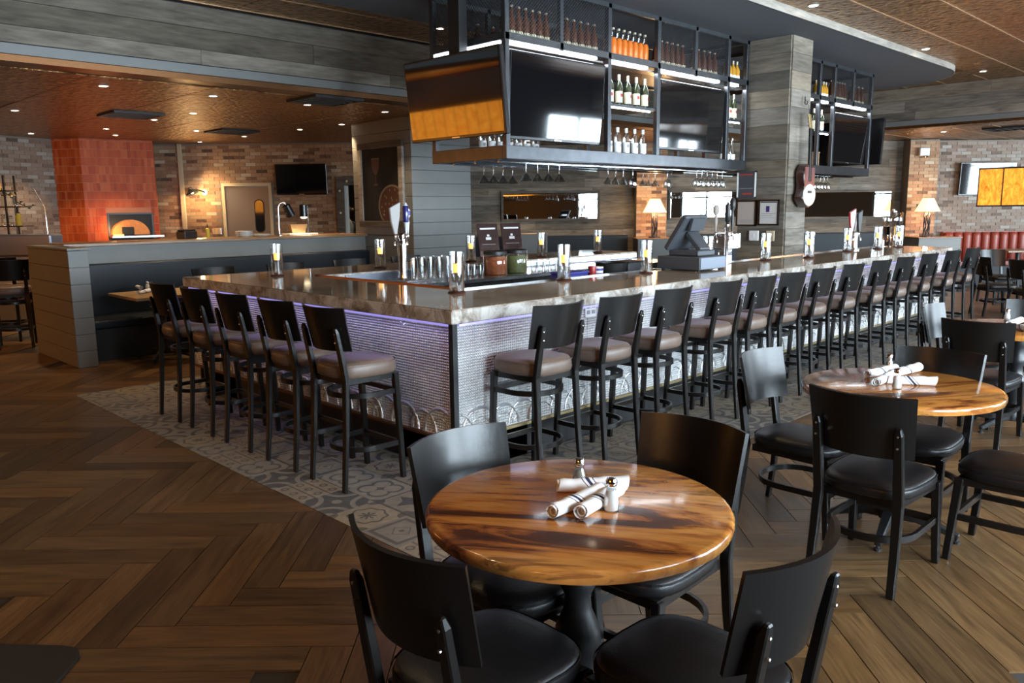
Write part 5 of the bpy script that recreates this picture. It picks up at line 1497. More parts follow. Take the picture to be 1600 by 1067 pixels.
# stemware hanging from the rails
def stem_proto(name, bowl):
    r = thing(name, 'x', 'glass')
    MB().lathe([(0.0, -0.002), (0.034, -0.002), (0.034, -0.005), (0.006, -0.009), (0.004, -0.012)], seg=14).build('foot', MAT['glass_body'], r, smooth=50)
    MB().lathe([(0.004, -0.009), (0.0035, -0.05), (0.004, -0.085), (0.006, -0.095)], seg=8).build('stem', MAT['glass_body'], r, smooth=60)
    MB().lathe(bowl, seg=16).build('bowl', MAT['glass_body'], r, smooth=50)
    return Proto(r)
mart = stem_proto('martini_glass', [(0.004, -0.09), (0.012, -0.098), (0.058, -0.165), (0.057, -0.166), (0.010, -0.10)])
wineg = stem_proto('wine_glass', [(0.005, -0.09), (0.028, -0.10), (0.042, -0.125), (0.045, -0.16), (0.038, -0.195), (0.037, -0.195), (0.044, -0.16), (0.04, -0.125)])
ZR = CZ0 - 0.0205 + 0.0125
for i, X_ in enumerate((756, 771, 786, 801)):
    q = at_y((X_, 262), 5.75); mart.place((q.x, 5.75, ZR), 0, 'hanging martini glass, back row at the left cage end, %s from left' % ORD[i], 'hanging martini glasses')
for i, X_ in enumerate((822, 840, 857, 874)):
    q = at_y((X_, 262), 5.15); mart.place((q.x, 5.15, ZR), 0, 'hanging martini glass, front row at the left cage end, %s from left' % ORD[i], 'hanging martini glasses')
for i, X_ in enumerate((950, 962, 974)):
    q = at_y((X_, 265), 5.45); mart.place((q.x, 5.45, ZR), 0, 'hanging martini glass below the wine bottles, %s from the left' % ORD[i], 'hanging martini glasses')
for i, X_ in enumerate((1005, 1014, 1024)):
    q = at_y((X_, 268), 5.75); mart.place((q.x, 5.75, ZR), 0, 'hanging martini glass in front of the brick pilaster, %s from the left' % ORD[i], 'hanging martini glasses')
for i, X_ in enumerate((989, 1043)):
    q = at_y((X_, 265), 5.45); wineg.place((q.x, 5.45, ZR), 0, ['hanging wine glass left of the brick pilaster', 'hanging wine glass right of the brick pilaster'][i], 'hanging wine glasses')
for i in range(7):
    q = at_y((1112 + i * 6.5, 270), 5.75)
    if q.x < 8.75:
        wineg.place((q.x, 5.75, ZR), 0, 'hanging wine glass above the right mirror, %s from the left' % ORD[i], 'hanging wine glasses')
for i in range(6):
    wineg.place((8.1 + i * 0.11, 5.15, ZR), 0, 'hanging wine glass in the front row by the pillar, %s from the left' % ORD[i], 'hanging wine glasses')
for i in range(8):
    for j in range(2):
        wineg.place((10.75 + i * 0.11, 5.15 + j * 0.3, ZR), 0, 'hanging wine glass below the far cage, %s from the guitar, %s' % (ORD[i], ['front row', 'back row'][j]), 'hanging wine glasses')

# ================================================================== ON THE PILLAR
gt = thing('guitar', 'dark guitar with maroon neck panel and silver lower plate hanging on the pillar', 'guitar', (9.15, 4.405, 1.62))
def gw(t):
    return 0.165 * (0.12 + 0.88 * math.sin(min(1, t / 0.24) * PI / 2)) if t < 0.24 else (0.165 - 0.045 * math.sin((t - 0.24) / 0.26 * PI / 2) if t < 0.5 else (0.12 + 0.02 * math.sin((t - 0.5) / 0.26 * PI / 2) if t < 0.76 else 0.14 * math.sqrt(max(0.0, 1 - ((t - 0.76) / 0.245) ** 2))))
prof = [(gw(t / 24), t / 24 * 0.50) for t in range(0, 25)]
outl = [(w_, z_) for w_, z_ in prof] + [(-w_, z_) for w_, z_ in prof[::-1]]
n = len(outl)
MB().add([(x, 0.0, z) for x, z in outl] + [(x, -0.10, z) for x, z in outl], [tuple(range(n)), tuple(range(2 * n - 1, n - 1, -1))] + [(i, n + i, n + (i + 1) % n, (i + 1) % n) for i in range(n)]).build('body', MAT['guitar_body'], gt, bevel=0.004)
MB().box(-0.125, 0.125, -0.103, -0.1005, 0.24, 0.46).build('front_panel', MAT['guitar_maroon'], gt, bevel=0.0)
cp = MB()
pts = [(0.155 * math.cos(t), 0.145 + 0.125 * math.sin(t)) for t in [2 * PI * k / 28 for k in range(28)]]
cp.add([(x, -0.108, z) for x, z in pts] + [(x, -0.101, z) for x, z in pts], [tuple(range(28)), tuple(range(55, 27, -1))] + [(i, 28 + i, 28 + (i + 1) % 28, (i + 1) % 28) for i in range(28)])
cpo = cp.build('cover_plate', MAT['pale_metal'], gt)
MB().box(-0.05, 0.05, -0.112, -0.108, 0.165, 0.195).build('bridge', MAT['black_metal'], gt)
MB().bar((0, -0.102, 0.30), (0, -0.085, 0.90), 0.055, 0.028, up=(0, 1, 0), w2=0.045).build('neck', MAT['black_wood'], gt, bevel=0.004)
MB().bar((0, -0.085, 0.90), (0, -0.06, 1.06), 0.05, 0.018, up=(0, 1, 0), w2=0.07).build('headstock', MAT['gold_trim'], gt, bevel=0.004)
for k in range(3):
    for sx in (-1, 1):
        MB().lathe([(0.008, 0), (0.008, 0.012), (0.0, 0.014)], (0, 0, 0), 8, axis=Matrix(((0, 0, sx), (0, 1, 0), (-sx, 0, 0)))).build('tuning_peg', MAT['chrome'], gt, loc=(sx * 0.03, -0.07, 0.93 + k * 0.04))
MB().tube([(0, -0.064, 1.05), (0, -0.05, 1.15), (0, -0.012, 1.22)], 0.0025, 6).build('hanging_wire', MAT['black_metal'], gt)
hk = thing('wall_hook', 'small black wall hook above the guitar', 'hook', (9.15, 4.405, 2.80))
MB().tube([(0, 0, 0.06), (0, -0.004, 0.0), (0, -0.02, -0.01), (0, -0.035, 0.01), (0, -0.035, 0.03)], 0.006, 8).build('hook', MAT['black_metal'], hk, smooth=50); MB().box(-0.012, 0.012, -0.004, 0.0, 0.0, 0.08).build('plate', MAT['black_metal'], hk)
def frame_on_pillar(lb, ya, yb, z0, z1, inner, lines, fm):
    f = thing('picture_frame', lb, 'picture', (8.835, (ya + yb) / 2, z0), -PI / 2, 'framed notices on the pillar')
    w, h = yb - ya, z1 - z0
    MB().box(-w / 2, w / 2, -0.016, -0.001, 0, h).build('backing', MAT[fm], f)
    MB().box(-w / 2 + 0.02, w / 2 - 0.02, -0.018, -0.0165, 0.02, h - 0.02).build('sheet', MAT[inner], f)
    for x in (-w / 2, w / 2 - 0.016):
        MB().box(x, x + 0.016, -0.024, 0, 0, h).build('frame_side', MAT[fm if fm != 'register_grey' else 'white_label'], f)
    for z in (0, h - 0.016):
        MB().box(-w / 2, w / 2, -0.024, 0, z, z + 0.016).build('frame_rail', MAT[fm], f)
    for (a, b, c, d, m) in lines:
        MB().box(-w / 2 + a * w, -w / 2 + b * w, -0.0192, -0.0182, c * h, d * h).build('print', MAT[m], f)
frame_on_pillar('dark framed notice with white side edges, topmost on the pillar', 4.80, 5.045, 1.735, 2.052, 'register_grey', [(0.15, 0.85, 0.36, 0.38, 'grey_ink'), (0.12, 0.85, 0.85, 0.9, 'red_ink'), (0.3, 0.8, 0.14, 0.2, 'red_ink')], 'register_grey')
frame_on_pillar('framed notice catching an orange reflection, lower left on the pillar', 4.785, 5.045, 1.41, 1.715, 'paper_warm', [(0.15, 0.85, 0.15, 0.17, 'grey_ink'), (0.15, 0.85, 0.22, 0.24, 'grey_ink')], 'black_wood')
frame_on_pillar('framed licence sheet with a blue mark, lower right on the pillar', 4.50, 4.755, 1.42, 1.718, 'paper', [(0.1, 0.9, 0.88, 0.92, 'black_metal'), (0.38, 0.55, 0.52, 0.75, 'navy_handle'), (0.15, 0.85, 0.45, 0.47, 'grey_ink'), (0.15, 0.7, 0.38, 0.40, 'grey_ink'), (0.15, 0.85, 0.3, 0.31, 'grey_ink')], 'black_wood')
for i, (ya, yb) in enumerate(((4.745, 4.865), (4.545, 4.645))):
    s = thing('switch_box', ['grey switch box low on the pillar, left one', 'cream switch box low on the pillar, right one'][i], 'switch', (8.835, (ya + yb) / 2, 1.24), -PI / 2, 'switch boxes on the pillar')
    MB().box(-(yb - ya) / 2, (yb - ya) / 2, -0.02, 0, 0, 0.118).build('plate', MAT['white_plastic' if i == 0 else 'cream_paint'], s, bevel=0.004); MB().box(-0.01, 0.01, -0.026, -0.018, 0.04, 0.08).build('toggle', MAT['white_plastic'], s)

# ================================================================== BACK WALL: MIRRORS, LAMPS, BENCHES
def on_uv(name, lb, cat, u, v, z=0.0, group=None):
    return thing(name, lb, cat, (*UV(u, v), z), -PI / 4, group)
for lb, ua, ub, z0, z1 in (('wide framed mirror on the plank wall left of the brick pilaster', -0.27, 1.78, 1.385, 2.0), ('wide framed mirror on the plank wall right of the brick pilaster', 3.2, 5.25, 1.38, 1.98), ('wide framed mirror on the plank wall beyond the guitar pillar', 5.82, 7.86, 1.36, 1.95)):
    m = on_uv('wall_mirror', lb, 'mirror', (ua + ub) / 2, 16.97, z0, 'mirrors on the plank wall')
    w, h = ub - ua, z1 - z0
    MB().box(-w / 2 + 0.03, w / 2 - 0.03, -0.02, -0.012, 0.03, h - 0.03).build('glass', MAT['mirror_glass'], m)
    for z in (0, h - 0.045):
        MB().box(-w / 2, w / 2, -0.035, 0.0, z, z + 0.045).build('frame_rail', MAT['dark_barn_wood'], m)
    for x in (-w / 2, w / 2 - 0.045):
        MB().box(x, x + 0.045, -0.035, 0.0, 0.045, h - 0.045).build('frame_stile', MAT['dark_barn_wood'], m)
def table_lamp(lb, u, v, z):
    l = on_uv('table_lamp', lb, 'lamp', u, v, z, 'table lamps on the booth dividers')
    MB().lathe([(0.0, 0), (0.12, 0), (0.12, 0.015), (0.10, 0.02), (0.0, 0.02)], seg=20).build('base', MAT['black_metal'], l, smooth=40)
    rl = random.Random(4)
    for k in range(7):
        a = 2 * PI * k / 7
        pts = [(0.055 * math.cos(a + 0.5 * math.sin(i * 1.3 + k)), 0.055 * math.sin(a + 0.5 * math.sin(i * 1.3 + k)), 0.02 + i * 0.077) for i in range(7)]
        MB().tube(pts, 0.009, 6).build('twig', MAT['black_metal'], l, smooth=60)
    MB().lathe([(0.23, 0.50), (0.10, 0.76), (0.098, 0.76), (0.227, 0.50)], seg=28).build('lamp_shade', MAT['shade_glow'], l, smooth=40)
    MB().lathe([(0.0, 0.52), (0.02, 0.53), (0.03, 0.57), (0.02, 0.61), (0.0, 0.62)], seg=12).build('bulb', MAT['heat_bulb'], l, smooth=50)
    x, y = UV(u, v)
    pl = bpy.data.lights.new('lamp_light', 'POINT'); pl.energy = 16; pl.color = (1.0, 0.62, 0.28); pl.shadow_soft_size = 0.05
    o = bpy.data.objects.new('lamp_light', pl); COL.objects.link(o); o.parent = l; o.location = (0, 0, 0.45)
    pl2 = bpy.data.lights.new('lamp_light', 'POINT'); pl2.energy = 10; pl2.color = (1.0, 0.62, 0.28); pl2.shadow_soft_size = 0.04
    o = bpy.data.objects.new('lamp_light', pl2); COL.objects.link(o); o.parent = l; o.location = (0, 0, 0.80)
table_lamp('lit lamp with cone shade and twig base on the divider by the brick pilaster', 2.80, 16.25, 1.042)
table_lamp('lit lamp with cone shade and twig base at the right end of the room', 8.23, 16.25, 1.0)
def divider(lb, ua, ub, va, vb, z1):
    d = on_uv('booth_divider', lb, 'divider', (ua + ub) / 2, (va + vb) / 2, 0, 'grey booth dividers')
    w, dd = (ub - ua) / 2, (vb - va) / 2
    MB().box(-w, w, -dd, dd, 0, z1 - 0.02).build('panel', MAT['grey_paint'], d, bevel=0.003)
    MB().box(-w - 0.02, w + 0.02, -dd - 0.02, dd + 0.02, z1 - 0.0195, z1).build('cap', MAT['cap_wood'], d, bevel=0.003)
divider('grey booth divider under the lamp by the brick pilaster', 2.42, 3.2, 15.9, 16.6, 1.04)
divider('grey booth divider behind the dark menu boards', -0.02, 0.64, 15.8, 16.0, 1.16)
divider('grey booth divider under the lamp at the right end', 7.95, 8.78, 15.95, 16.55, 0.998)
for i, (ua, ub) in enumerate(((-1.2, 2.35), (3.3, 7.9))):
    b = on_uv('wall_bench', ['dark bench along the plank wall left of the lamp', 'dark bench along the plank wall right of the lamp'][i], 'bench', (ua + ub) / 2, 16.55, 0)
    w = (ub - ua) / 2
    MB().box(-w, w, -0.25, 0.38, 0, 0.36).build('plinth', MAT['black_paint'], b)
    MB().box(-w, w, -0.28, 0.3, 0.3605, 0.46).build('seat', MAT['navy_vinyl'], b, bevel=0.02, seg=2)
    MB().box(-w, w, 0.24, 0.36, 0.44, 1.08).build('backrest', MAT['navy_vinyl'], b, bevel=0.02, seg=2)
tv('dark screen on the brick wall behind the hanging amber lantern', 1.14, 0.66, (*UV(9.72, 16.85), 2.14), -PI / 4, math.radians(3))
s = on_uv('alarm_box', 'white alarm box on the brick pilaster near the ceiling', 'alarm', 8.27, 16.68, 2.60)
MB().box(-0.10, 0.10, -0.09, 0, 0.0, 0.16).build('case', MAT['white_plastic'], s, bevel=0.012); MB().lathe([(0.0, -0.05), (0.05, -0.03), (0.06, 0.0)], (0.02, -0.07, 0.0), 14).build('dome', MAT['chrome'], s, smooth=50)

# ================================================================== AMBER LANTERNS
def lantern(lb, x, y0, y1, z0, z1, d, ceil, mica='amber_mica'):
    yc = (y0 + y1) / 2
    l = thing('amber_lantern', lb, 'lantern', (x, yc, z0), 0, 'hanging amber lanterns')
    ln, h = (y1 - y0), z1 - z0
    n = max(3, round(ln / 0.30))
    for k in range(n):
        a, b = -ln / 2 + ln * k / n, -ln / 2 + ln * (k + 1) / n
        for sx in (-1, 1):
            MB().box(sx * d / 2 - 0.006, sx * d / 2 + 0.006, a + 0.006, b - 0.006, 0.02, h - 0.02).build('mica_panel', MAT[mica], l)
    for sy in (-1, 1):
        MB().box(-d / 2, d / 2, sy * ln / 2 - 0.006, sy * ln / 2 + 0.006, 0.02, h - 0.02).build('mica_panel', MAT[mica], l)
    fr = MB()
    for z in (0.0, h - 0.02):
        fr.box(-d / 2 - 0.01, d / 2 + 0.01, -ln / 2 - 0.01, -ln / 2 + 0.01, z, z + 0.02).box(-d / 2 - 0.01, d / 2 + 0.01, ln / 2 - 0.01, ln / 2 + 0.01, z, z + 0.02)
        for sx in (-1, 1):
            fr.box(sx * d / 2 - 0.01, sx * d / 2 + 0.01, -ln / 2, ln / 2, z, z + 0.02)
    for k in range(n + 1):
        a = -ln / 2 + ln * k / n
        for sx in (-1, 1):
            fr.box(sx * d / 2 - 0.009, sx * d / 2 + 0.009, a - 0.007, a + 0.007, 0, h)
    fr.build('frame', MAT['black_metal'], l)
    for sy in (-0.3, 0.3):
        MB().tube([(0, sy * ln, h), (0, sy * ln, ceil - z0)], 0.006, 6).build('hanging_rod', MAT['black_metal'], l)
    return l
pl_ = at_x((1531, 265), 12.7)
lantern('orange glowing mica lantern hanging at the right edge of the room', 12.7 + 0.25, pl_.y - 2.4, pl_.y, 1.60, pl_.z + 0.02, 0.5, ZM)
lantern('long orange mica lantern hanging at the left, seen only as a reflection', -0.8, 9.9, 13.2, 1.60, 2.40, 0.5, ZL, 'bright_mica')
lantern('orange mica lantern added behind the viewer for warm light', -2.6, -0.8, 1.6, 2.0, 2.6, 0.5, ZM, 'bright_mica')  # unseen lantern, added for its warm light and mirror reflection
for (x, y, z, e) in ((-0.4, 11.4, 1.5, 28), (12.95, pl_.y - 1.2, 1.5, 20), (-2.6, 0.4, 1.9, 60)):  # last entry belongs to the added lantern behind the viewer
    p = bpy.data.lights.new('lantern_light', 'POINT'); p.energy = e; p.color = (1.0, 0.50, 0.14); p.shadow_soft_size = 0.25
    o = bpy.data.objects.new('lantern_light', p); COL.objects.link(o); o.location = (x, y, z)
# ================================================================== CHALKBOARD ON THE COLUMN
cb = thing('chalkboard', 'framed chalkboard with drawn wine glass and pizza on the column', 'chalkboard', (CX0 - 0.008, 9.82, 1.40), -PI / 2)
w, h = 1.10, 1.22
MB().box(-w / 2 + 0.06, w / 2 - 0.06, -0.022, -0.004, 0.06, h - 0.06).build('slate', MAT['chalkboard'], cb)
for z in (0, h - 0.09):
    MB().box(-w / 2, w / 2, -0.045, 0.0, z, z + 0.09).build('frame_rail', MAT['dark_barn_wood'], cb, bevel=0.004)
for x in (-w / 2, w / 2 - 0.10):
    f = MB().box(x, x + 0.10, -0.045, 0.0, 0.09, h - 0.09).build('frame_stile', MAT['pale_barn_wood'], cb, bevel=0.004)
def flat(poly, y, m, name='drawing'):
    n = len(poly)
    MB().add([(p[0], y, p[1]) for p in poly], [tuple(range(n))]).build(name, MAT[m], cb)
gx, gz = -0.12, 0.62
flat([(gx - 0.10, gz + 0.36), (gx + 0.10, gz + 0.36), (gx + 0.085, gz + 0.22), (gx + 0.03, gz + 0.14), (gx - 0.03, gz + 0.14), (gx - 0.085, gz + 0.22)], -0.0225, 'chalk_pink')
flat([(gx - 0.1, gz + 0.375), (gx + 0.1, gz + 0.375), (gx + 0.1, gz + 0.36), (gx - 0.1, gz + 0.36)], -0.0228, 'chalk_cream')
flat([(gx - 0.007, gz + 0.14), (gx + 0.007, gz + 0.14), (gx + 0.007, gz), (gx - 0.007, gz)], -0.0225, 'chalk_pink')
flat([(gx + 0.06 * math.cos(t), gz - 0.005 + 0.018 * math.sin(t)) for t in [2 * PI * k / 14 for k in range(14)]], -0.0225, 'chalk_pink')
pc = (0.26, 0.30)
PZ = [(min(w / 2 - 0.105, pc[0] + 0.33 * math.cos(t)), max(0.095, pc[1] + 0.31 * math.sin(t))) for t in [2 * PI * k / 40 for k in range(40)]]
flat(PZ, -0.0225, 'chalk_cream')
flat([(min(w / 2 - 0.105, pc[0] + 0.30 * math.cos(t)), max(0.095, pc[1] + 0.28 * math.sin(t))) for t in [2 * PI * k / 40 for k in range(40)]], -0.0229, 'chalk_red')
rp_ = random.Random(9)
for k in range(26):
    a, rr = rp_.uniform(0, 2 * PI), 0.26 * math.sqrt(rp_.random())
    cx, cz = pc[0] + rr * math.cos(a), pc[1] + rr * math.sin(a)
    if -0.4 < cx < w / 2 - 0.13 and cz > 0.11:
        flat([(cx + 0.013 * math.cos(t), cz + 0.02 * math.sin(t)) for t in [2 * PI * q / 7 for q in range(7)]], -0.0233, 'chalk_cream')

# ================================================================== KITCHEN
# oven chimney in red tiles
oc = tag(MB().prism([(4.47, 15.87), (4.77, 15.40), (5.93, 15.19), (6.2, 15.85), (5.6, 16.35), (4.95, 16.35)], 0, ZL).build('oven_chimney', MAT['red_grout'], kind='structure'), 'tall chimney breast of glossy red tiles with pizza oven', 'chimney')
def tile_face(p, q, z0, z1, hole=None):
    mb = MB(); d = Vector((q[0] - p[0], q[1] - p[1], 0)); ln = d.length; d.normalize(); nrm = Vector((d.y, -d.x, 0))
    tw, th = 0.052, 0.145
    rr = random.Random(2)
    nx = int(ln / tw); tw = ln / nx
    z = z0
    while z < z1 - 0.02:
        zt = min(z + th, z1)
        for i in range(nx):
            a, b = i * tw + 0.0022, (i + 1) * tw - 0.0022
            if hole and a < hole[1] and b > hole[0] and z < hole[3] and zt > hole[2]:
                continue
            P = Vector((p[0], p[1], 0))
            o = rr.uniform(0.004, 0.007)
            v = [P + d * s + nrm * e + Vector((0, 0, zz)) for e in (0, o) for s, zz in ((a, z + 0.004), (b, z + 0.004), (b, zt - 0.004), (a, zt - 0.004))]
            mb.add(v, [(4, 5, 6, 7), (0, 1, 5, 4), (1, 2, 6, 5), (2, 3, 7, 6), (3, 0, 4, 7)], (rr.random(), 0.5, 0.5))
        z = zt
    mb.build('tiles', MAT['red_tile'], oc, kind='stuff')
OP = (0.36, 1.06, 1.17, 1.62)
tile_face((4.77, 15.40), (5.93, 15.19), 0.0, ZL, OP); tile_face((4.47, 15.87), (4.77, 15.40), 0, ZL); tile_face((5.93, 15.19), (6.2, 15.85), 0, ZL)
ang = math.atan2(15.19 - 15.40, 5.93 - 4.77)
ov = thing('pizza_oven', 'arched pizza oven mouth glowing in the red chimney', 'oven', (4.77, 15.40, 0), ang)
MB().box(OP[0], OP[1], -0.006, -0.002, OP[2], OP[3]).build('recess', MAT['black_paint'], ov)
fr = MB(); fr.box(OP[0] - 0.03, OP[0], -0.03, 0, OP[2], OP[3]).box(OP[1], OP[1] + 0.03, -0.03, 0, OP[2], OP[3]).box(OP[0] - 0.03, OP[1] + 0.03, -0.03, 0, OP[3], OP[3] + 0.03)
fr.build('steel_frame', MAT['register_grey'], ov)
mx = (OP[0] + OP[1]) / 2
dome = MB()
N_ = 20
ring = lambda s, y: [(mx - 0.02 + 0.33 * s * math.cos(PI * k / N_), y, 1.262 + 0.27 * s * math.sin(PI * k / N_)) for k in range(N_ + 1)]
R1, R2, R3 = ring(1.0, -0.008), ring(0.93, -0.06), ring(0.4, -0.10)
M_ = N_ + 1
dome.add(R1 + R2 + R3, [(k, k + 1, M_ + k + 1, M_ + k) for k in range(N_)] + [(M_ + k, M_ + k + 1, 2 * M_ + k + 1, 2 * M_ + k) for k in range(N_)] + [tuple(range(2 * M_, 3 * M_))])
dome.build('dome', MAT['firebrick'], ov, smooth=50)
MB().prism([(mx - 0.17, -0.118), (mx + 0.03, -0.118), (mx + 0.03, -0.09), (mx - 0.17, -0.09)], 1.262, 1.40).build('mouth', MAT['black_paint'], ov, bevel=0.01)
MB().box(OP[0] + 0.03, OP[0] + 0.20, -0.14, -0.12, 1.252, 1.272).build('fire_glow', MAT['oven_fire'], ov)
MB().box(OP[0] - 0.02, OP[1] + 0.14, -0.32, -0.01, 1.21, 1.25).build('shelf', MAT['stainless'], ov, bevel=0.004)
pt = bpy.data.lights.new('oven_light', 'POINT'); pt.energy = 5; pt.color = (1.0, 0.5, 0.2); pt.shadow_soft_size = 0.05
o = bpy.data.objects.new('oven_light', pt); COL.objects.link(o); o.parent = ov; o.location = (OP[0] + 0.02, -0.22, 1.36)
# vertical pipe left of the brick, on the kitchen wall
tag(MB().box(-0.04, 0.04, -0.05, 0.0, 0, ZL).build('wall_conduit', MAT['cream_paint'], loc=(*UV(-6.38, 15.735), 0), rot=(0, 0, -PI / 4), bevel=0.004), 'cream boxed pipe on the brick beside the red chimney', 'pipe')
# stainless door
d1 = thing('door_1', 'brushed steel swing door with small oval window in the brick wall', 'door', (*UV(-5.15, 15.76), 0), -PI / 4)
d1['kind'] = 'structure'
lf = MB().box(-0.42, 0.42, -0.01, 0.03, 0.01, 2.12).build('door_leaf', MAT['brushed_door'], d1)
n = 24
ow = [(0.22 + 0.08 * math.cos(t), 1.56 + (0.22 + 0.08 * abs(math.sin(t)) if math.sin(t) > 0 else -0.22 - 0.08 * abs(math.sin(t)))) for t in [2 * PI * (k + 0.5) / n for k in range(n)]]
MB().add([(x, -0.016, z) for x, z in ow] + [(x, -0.01, z) for x, z in ow], [tuple(range(n)), tuple(range(2 * n - 1, n - 1, -1))] + [(i, n + i, n + (i + 1) % n, (i + 1) % n) for i in range(n)]).build('vision_panel', MAT['tv_screen'], lf)
ow2 = [(0.22 + (x - 0.22) * 1.2, 1.56 + (z - 1.56) * 1.06) for x, z in ow]
MB().add([(x, -0.014, z) for x, z in ow2] + [(x, -0.01, z) for x, z in ow2], [tuple(range(n)), tuple(range(2 * n - 1, n - 1, -1))] + [(i, n + i, n + (i + 1) % n, (i + 1) % n) for i in range(n)]).build('gasket', MAT['rubber'], lf)
f = MB(); f.box(-0.48, -0.425, -0.04, 0.05, 0, 2.19).box(0.425, 0.48, -0.04, 0.05, 0, 2.19).box(-0.425, 0.425, -0.04, 0.05, 2.13, 2.19)
f.build('door_frame', MAT['cream_paint'], d1)
# open doorway with dark frame
d2 = thing('door_2', 'open doorway with dark frame beside the chalkboard column', 'door', (*UV(-2.88, 15.75), 0), -PI / 4)
d2['kind'] = 'structure'
f = MB(); f.box(-0.54, -0.40, -0.05, 0.06, 0, 2.29).box(0.40, 0.54, -0.05, 0.06, 0, 2.29).box(-0.40, 0.40, -0.05, 0.06, 2.13, 2.29)
f.build('door_frame', MAT['dark_barn_wood'], d2)
MB().box(-0.40, -0.36, 0.05, 0.24, 0.01, 2.12).build('door_leaf', MAT['white_paint'], d2)
for z_ in (2.2, 1.6, 2.02):
    MB().lathe([(0.0, -0.0), (0.022, 0.003), (0.022, 0.01), (0.0, 0.02)], (0, 0, 0), 10, axis=Matrix(((1, 0, 0), (0, 0, -1), (0, 1, 0)))).build('stud', MAT['cream_label'], d2, loc=(-0.47 + (0.14 if z_ > 2.1 else 0.0), -0.05, z_))
tv('black screen on the kitchen brick wall between the doors', 0.98, 0.58, (*UV(-4.06, 15.61), 2.24), -PI / 4, math.radians(4))
# barn lamp on the brick
bl = thing('wall_lamp', 'black gooseneck wall lamp lighting the kitchen brick', 'wall lamp', (*UV(-5.95, 15.72), 2.02), -PI / 4)
MB().lathe([(0.0, 0.03), (0.05, 0.02), (0.06, 0.0)], (0, 0, 0), 16, axis=Matrix(((1, 0, 0), (0, 0, -1), (0, 1, 0)))).build('wall_plate', MAT['white_plastic'], bl, smooth=50)
MB().tube([(0, -0.02, 0), (-0.03, -0.12, 0.03), (-0.08, -0.20, 0.05), (-0.14, -0.24, 0.04)], 0.014, 8).build('arm', MAT['black_metal'], bl, smooth=50)
ax = Matrix.Rotation(math.radians(-25), 3, 'Y')
MB().lathe([(0.02, 0.08), (0.04, 0.06), (0.05, 0.02), (0.12, -0.03), (0.122, -0.055), (0.115, -0.05), (0.0, 0.02)], (-0.16, -0.25, 0.02), 18, axis=ax).build('shade', MAT['black_metal'], bl, smooth=40)
MB().lathe([(0.0, -0.03), (0.03, -0.02), (0.03, 0.01), (0.0, 0.02)], (-0.15, -0.25, 0.0), 10).build('bulb', MAT['heat_bulb'], bl, smooth=50)
sp = bpy.data.lights.new('wall_lamp_light', 'POINT'); sp.energy = 22; sp.color = (1.0, 0.66, 0.3); sp.shadow_soft_size = 0.03
o = bpy.data.objects.new('wall_lamp_light', sp); COL.objects.link(o); o.parent = bl; o.location = (-0.05, -0.28, -0.08)
# things on the half-wall counter
ZC = 1.3005
def on_cap(pxx, y=10.70):
    q = at_y((pxx, 370), y); return (q.x, y, ZC)
b = thing('ticket_printer', 'small black box on the kitchen pass near the red chimney', 'box', on_cap(292), 0.4)
MB().box(-0.11, 0.11, -0.08, 0.08, 0, 0.10).build('case', MAT['black_metal'], b, bevel=0.01); MB().prism([(-0.1, -0.07), (0.1, -0.07), (0.1, 0.07), (-0.1, 0.07)], 0.1005, 0.125).build('lid', MAT['black_metal'], b, bevel=0.01)
b = thing('squeeze_bottle', 'yellow squeeze bottle on the kitchen pass', 'bottle', on_cap(325, 10.8))
MB().lathe([(0.0, 0), (0.025, 0), (0.026, 0.005), (0.026, 0.12), (0.012, 0.135)], seg=12).build('body', MAT['yellow_label'], b, smooth=40); MB().lathe([(0.014, 0.135), (0.012, 0.15), (0.004, 0.185), (0.0, 0.186)], seg=10).build('nozzle', MAT['black_metal'], b, smooth=40)
o_ = on_uv('outlet', 'steel double outlet plate on the kitchen brick left of the steel door', 'outlet', -5.78, 15.735, 1.28)
MB().box(-0.09, 0.09, -0.01, 0, -0.06, 0.06).build('plate', MAT['stainless'], o_, bevel=0.003)
for dx in (-0.045, 0.045):
    MB().box(dx - 0.017, dx + 0.017, -0.014, -0.0095, -0.045, 0.045).build('socket', MAT['paper_warm'], o_)
def plate_proto():
    r = thing('plate', 'x', 'plate')
    MB().lathe([(0.0, 0.002), (0.06, 0.002), (0.065, 0.0), (0.07, 0.004), (0.122, 0.014), (0.122, 0.017), (0.07, 0.008), (0.0, 0.006)], seg=24).build('dish', MAT['porcelain'], r, smooth=40)
    return Proto(r)
pp = plate_proto()
x, y, z = on_cap(382)
for k in range(6):
    pp.place((x, y, ZC + k * 0.0125), 0, 'white plate in the stack on the kitchen pass, %s from the bottom' % ORD[k], 'stacked white plates')
x, y, z = on_cap(405)
for k in range(2):
    pp.place((x + 0.05, y + 0.02, ZC + k * 0.0125), 0, ['lower white plate right of the tall plate stack', 'upper white plate right of the tall plate stack'][k], 'white plates beside the stack')
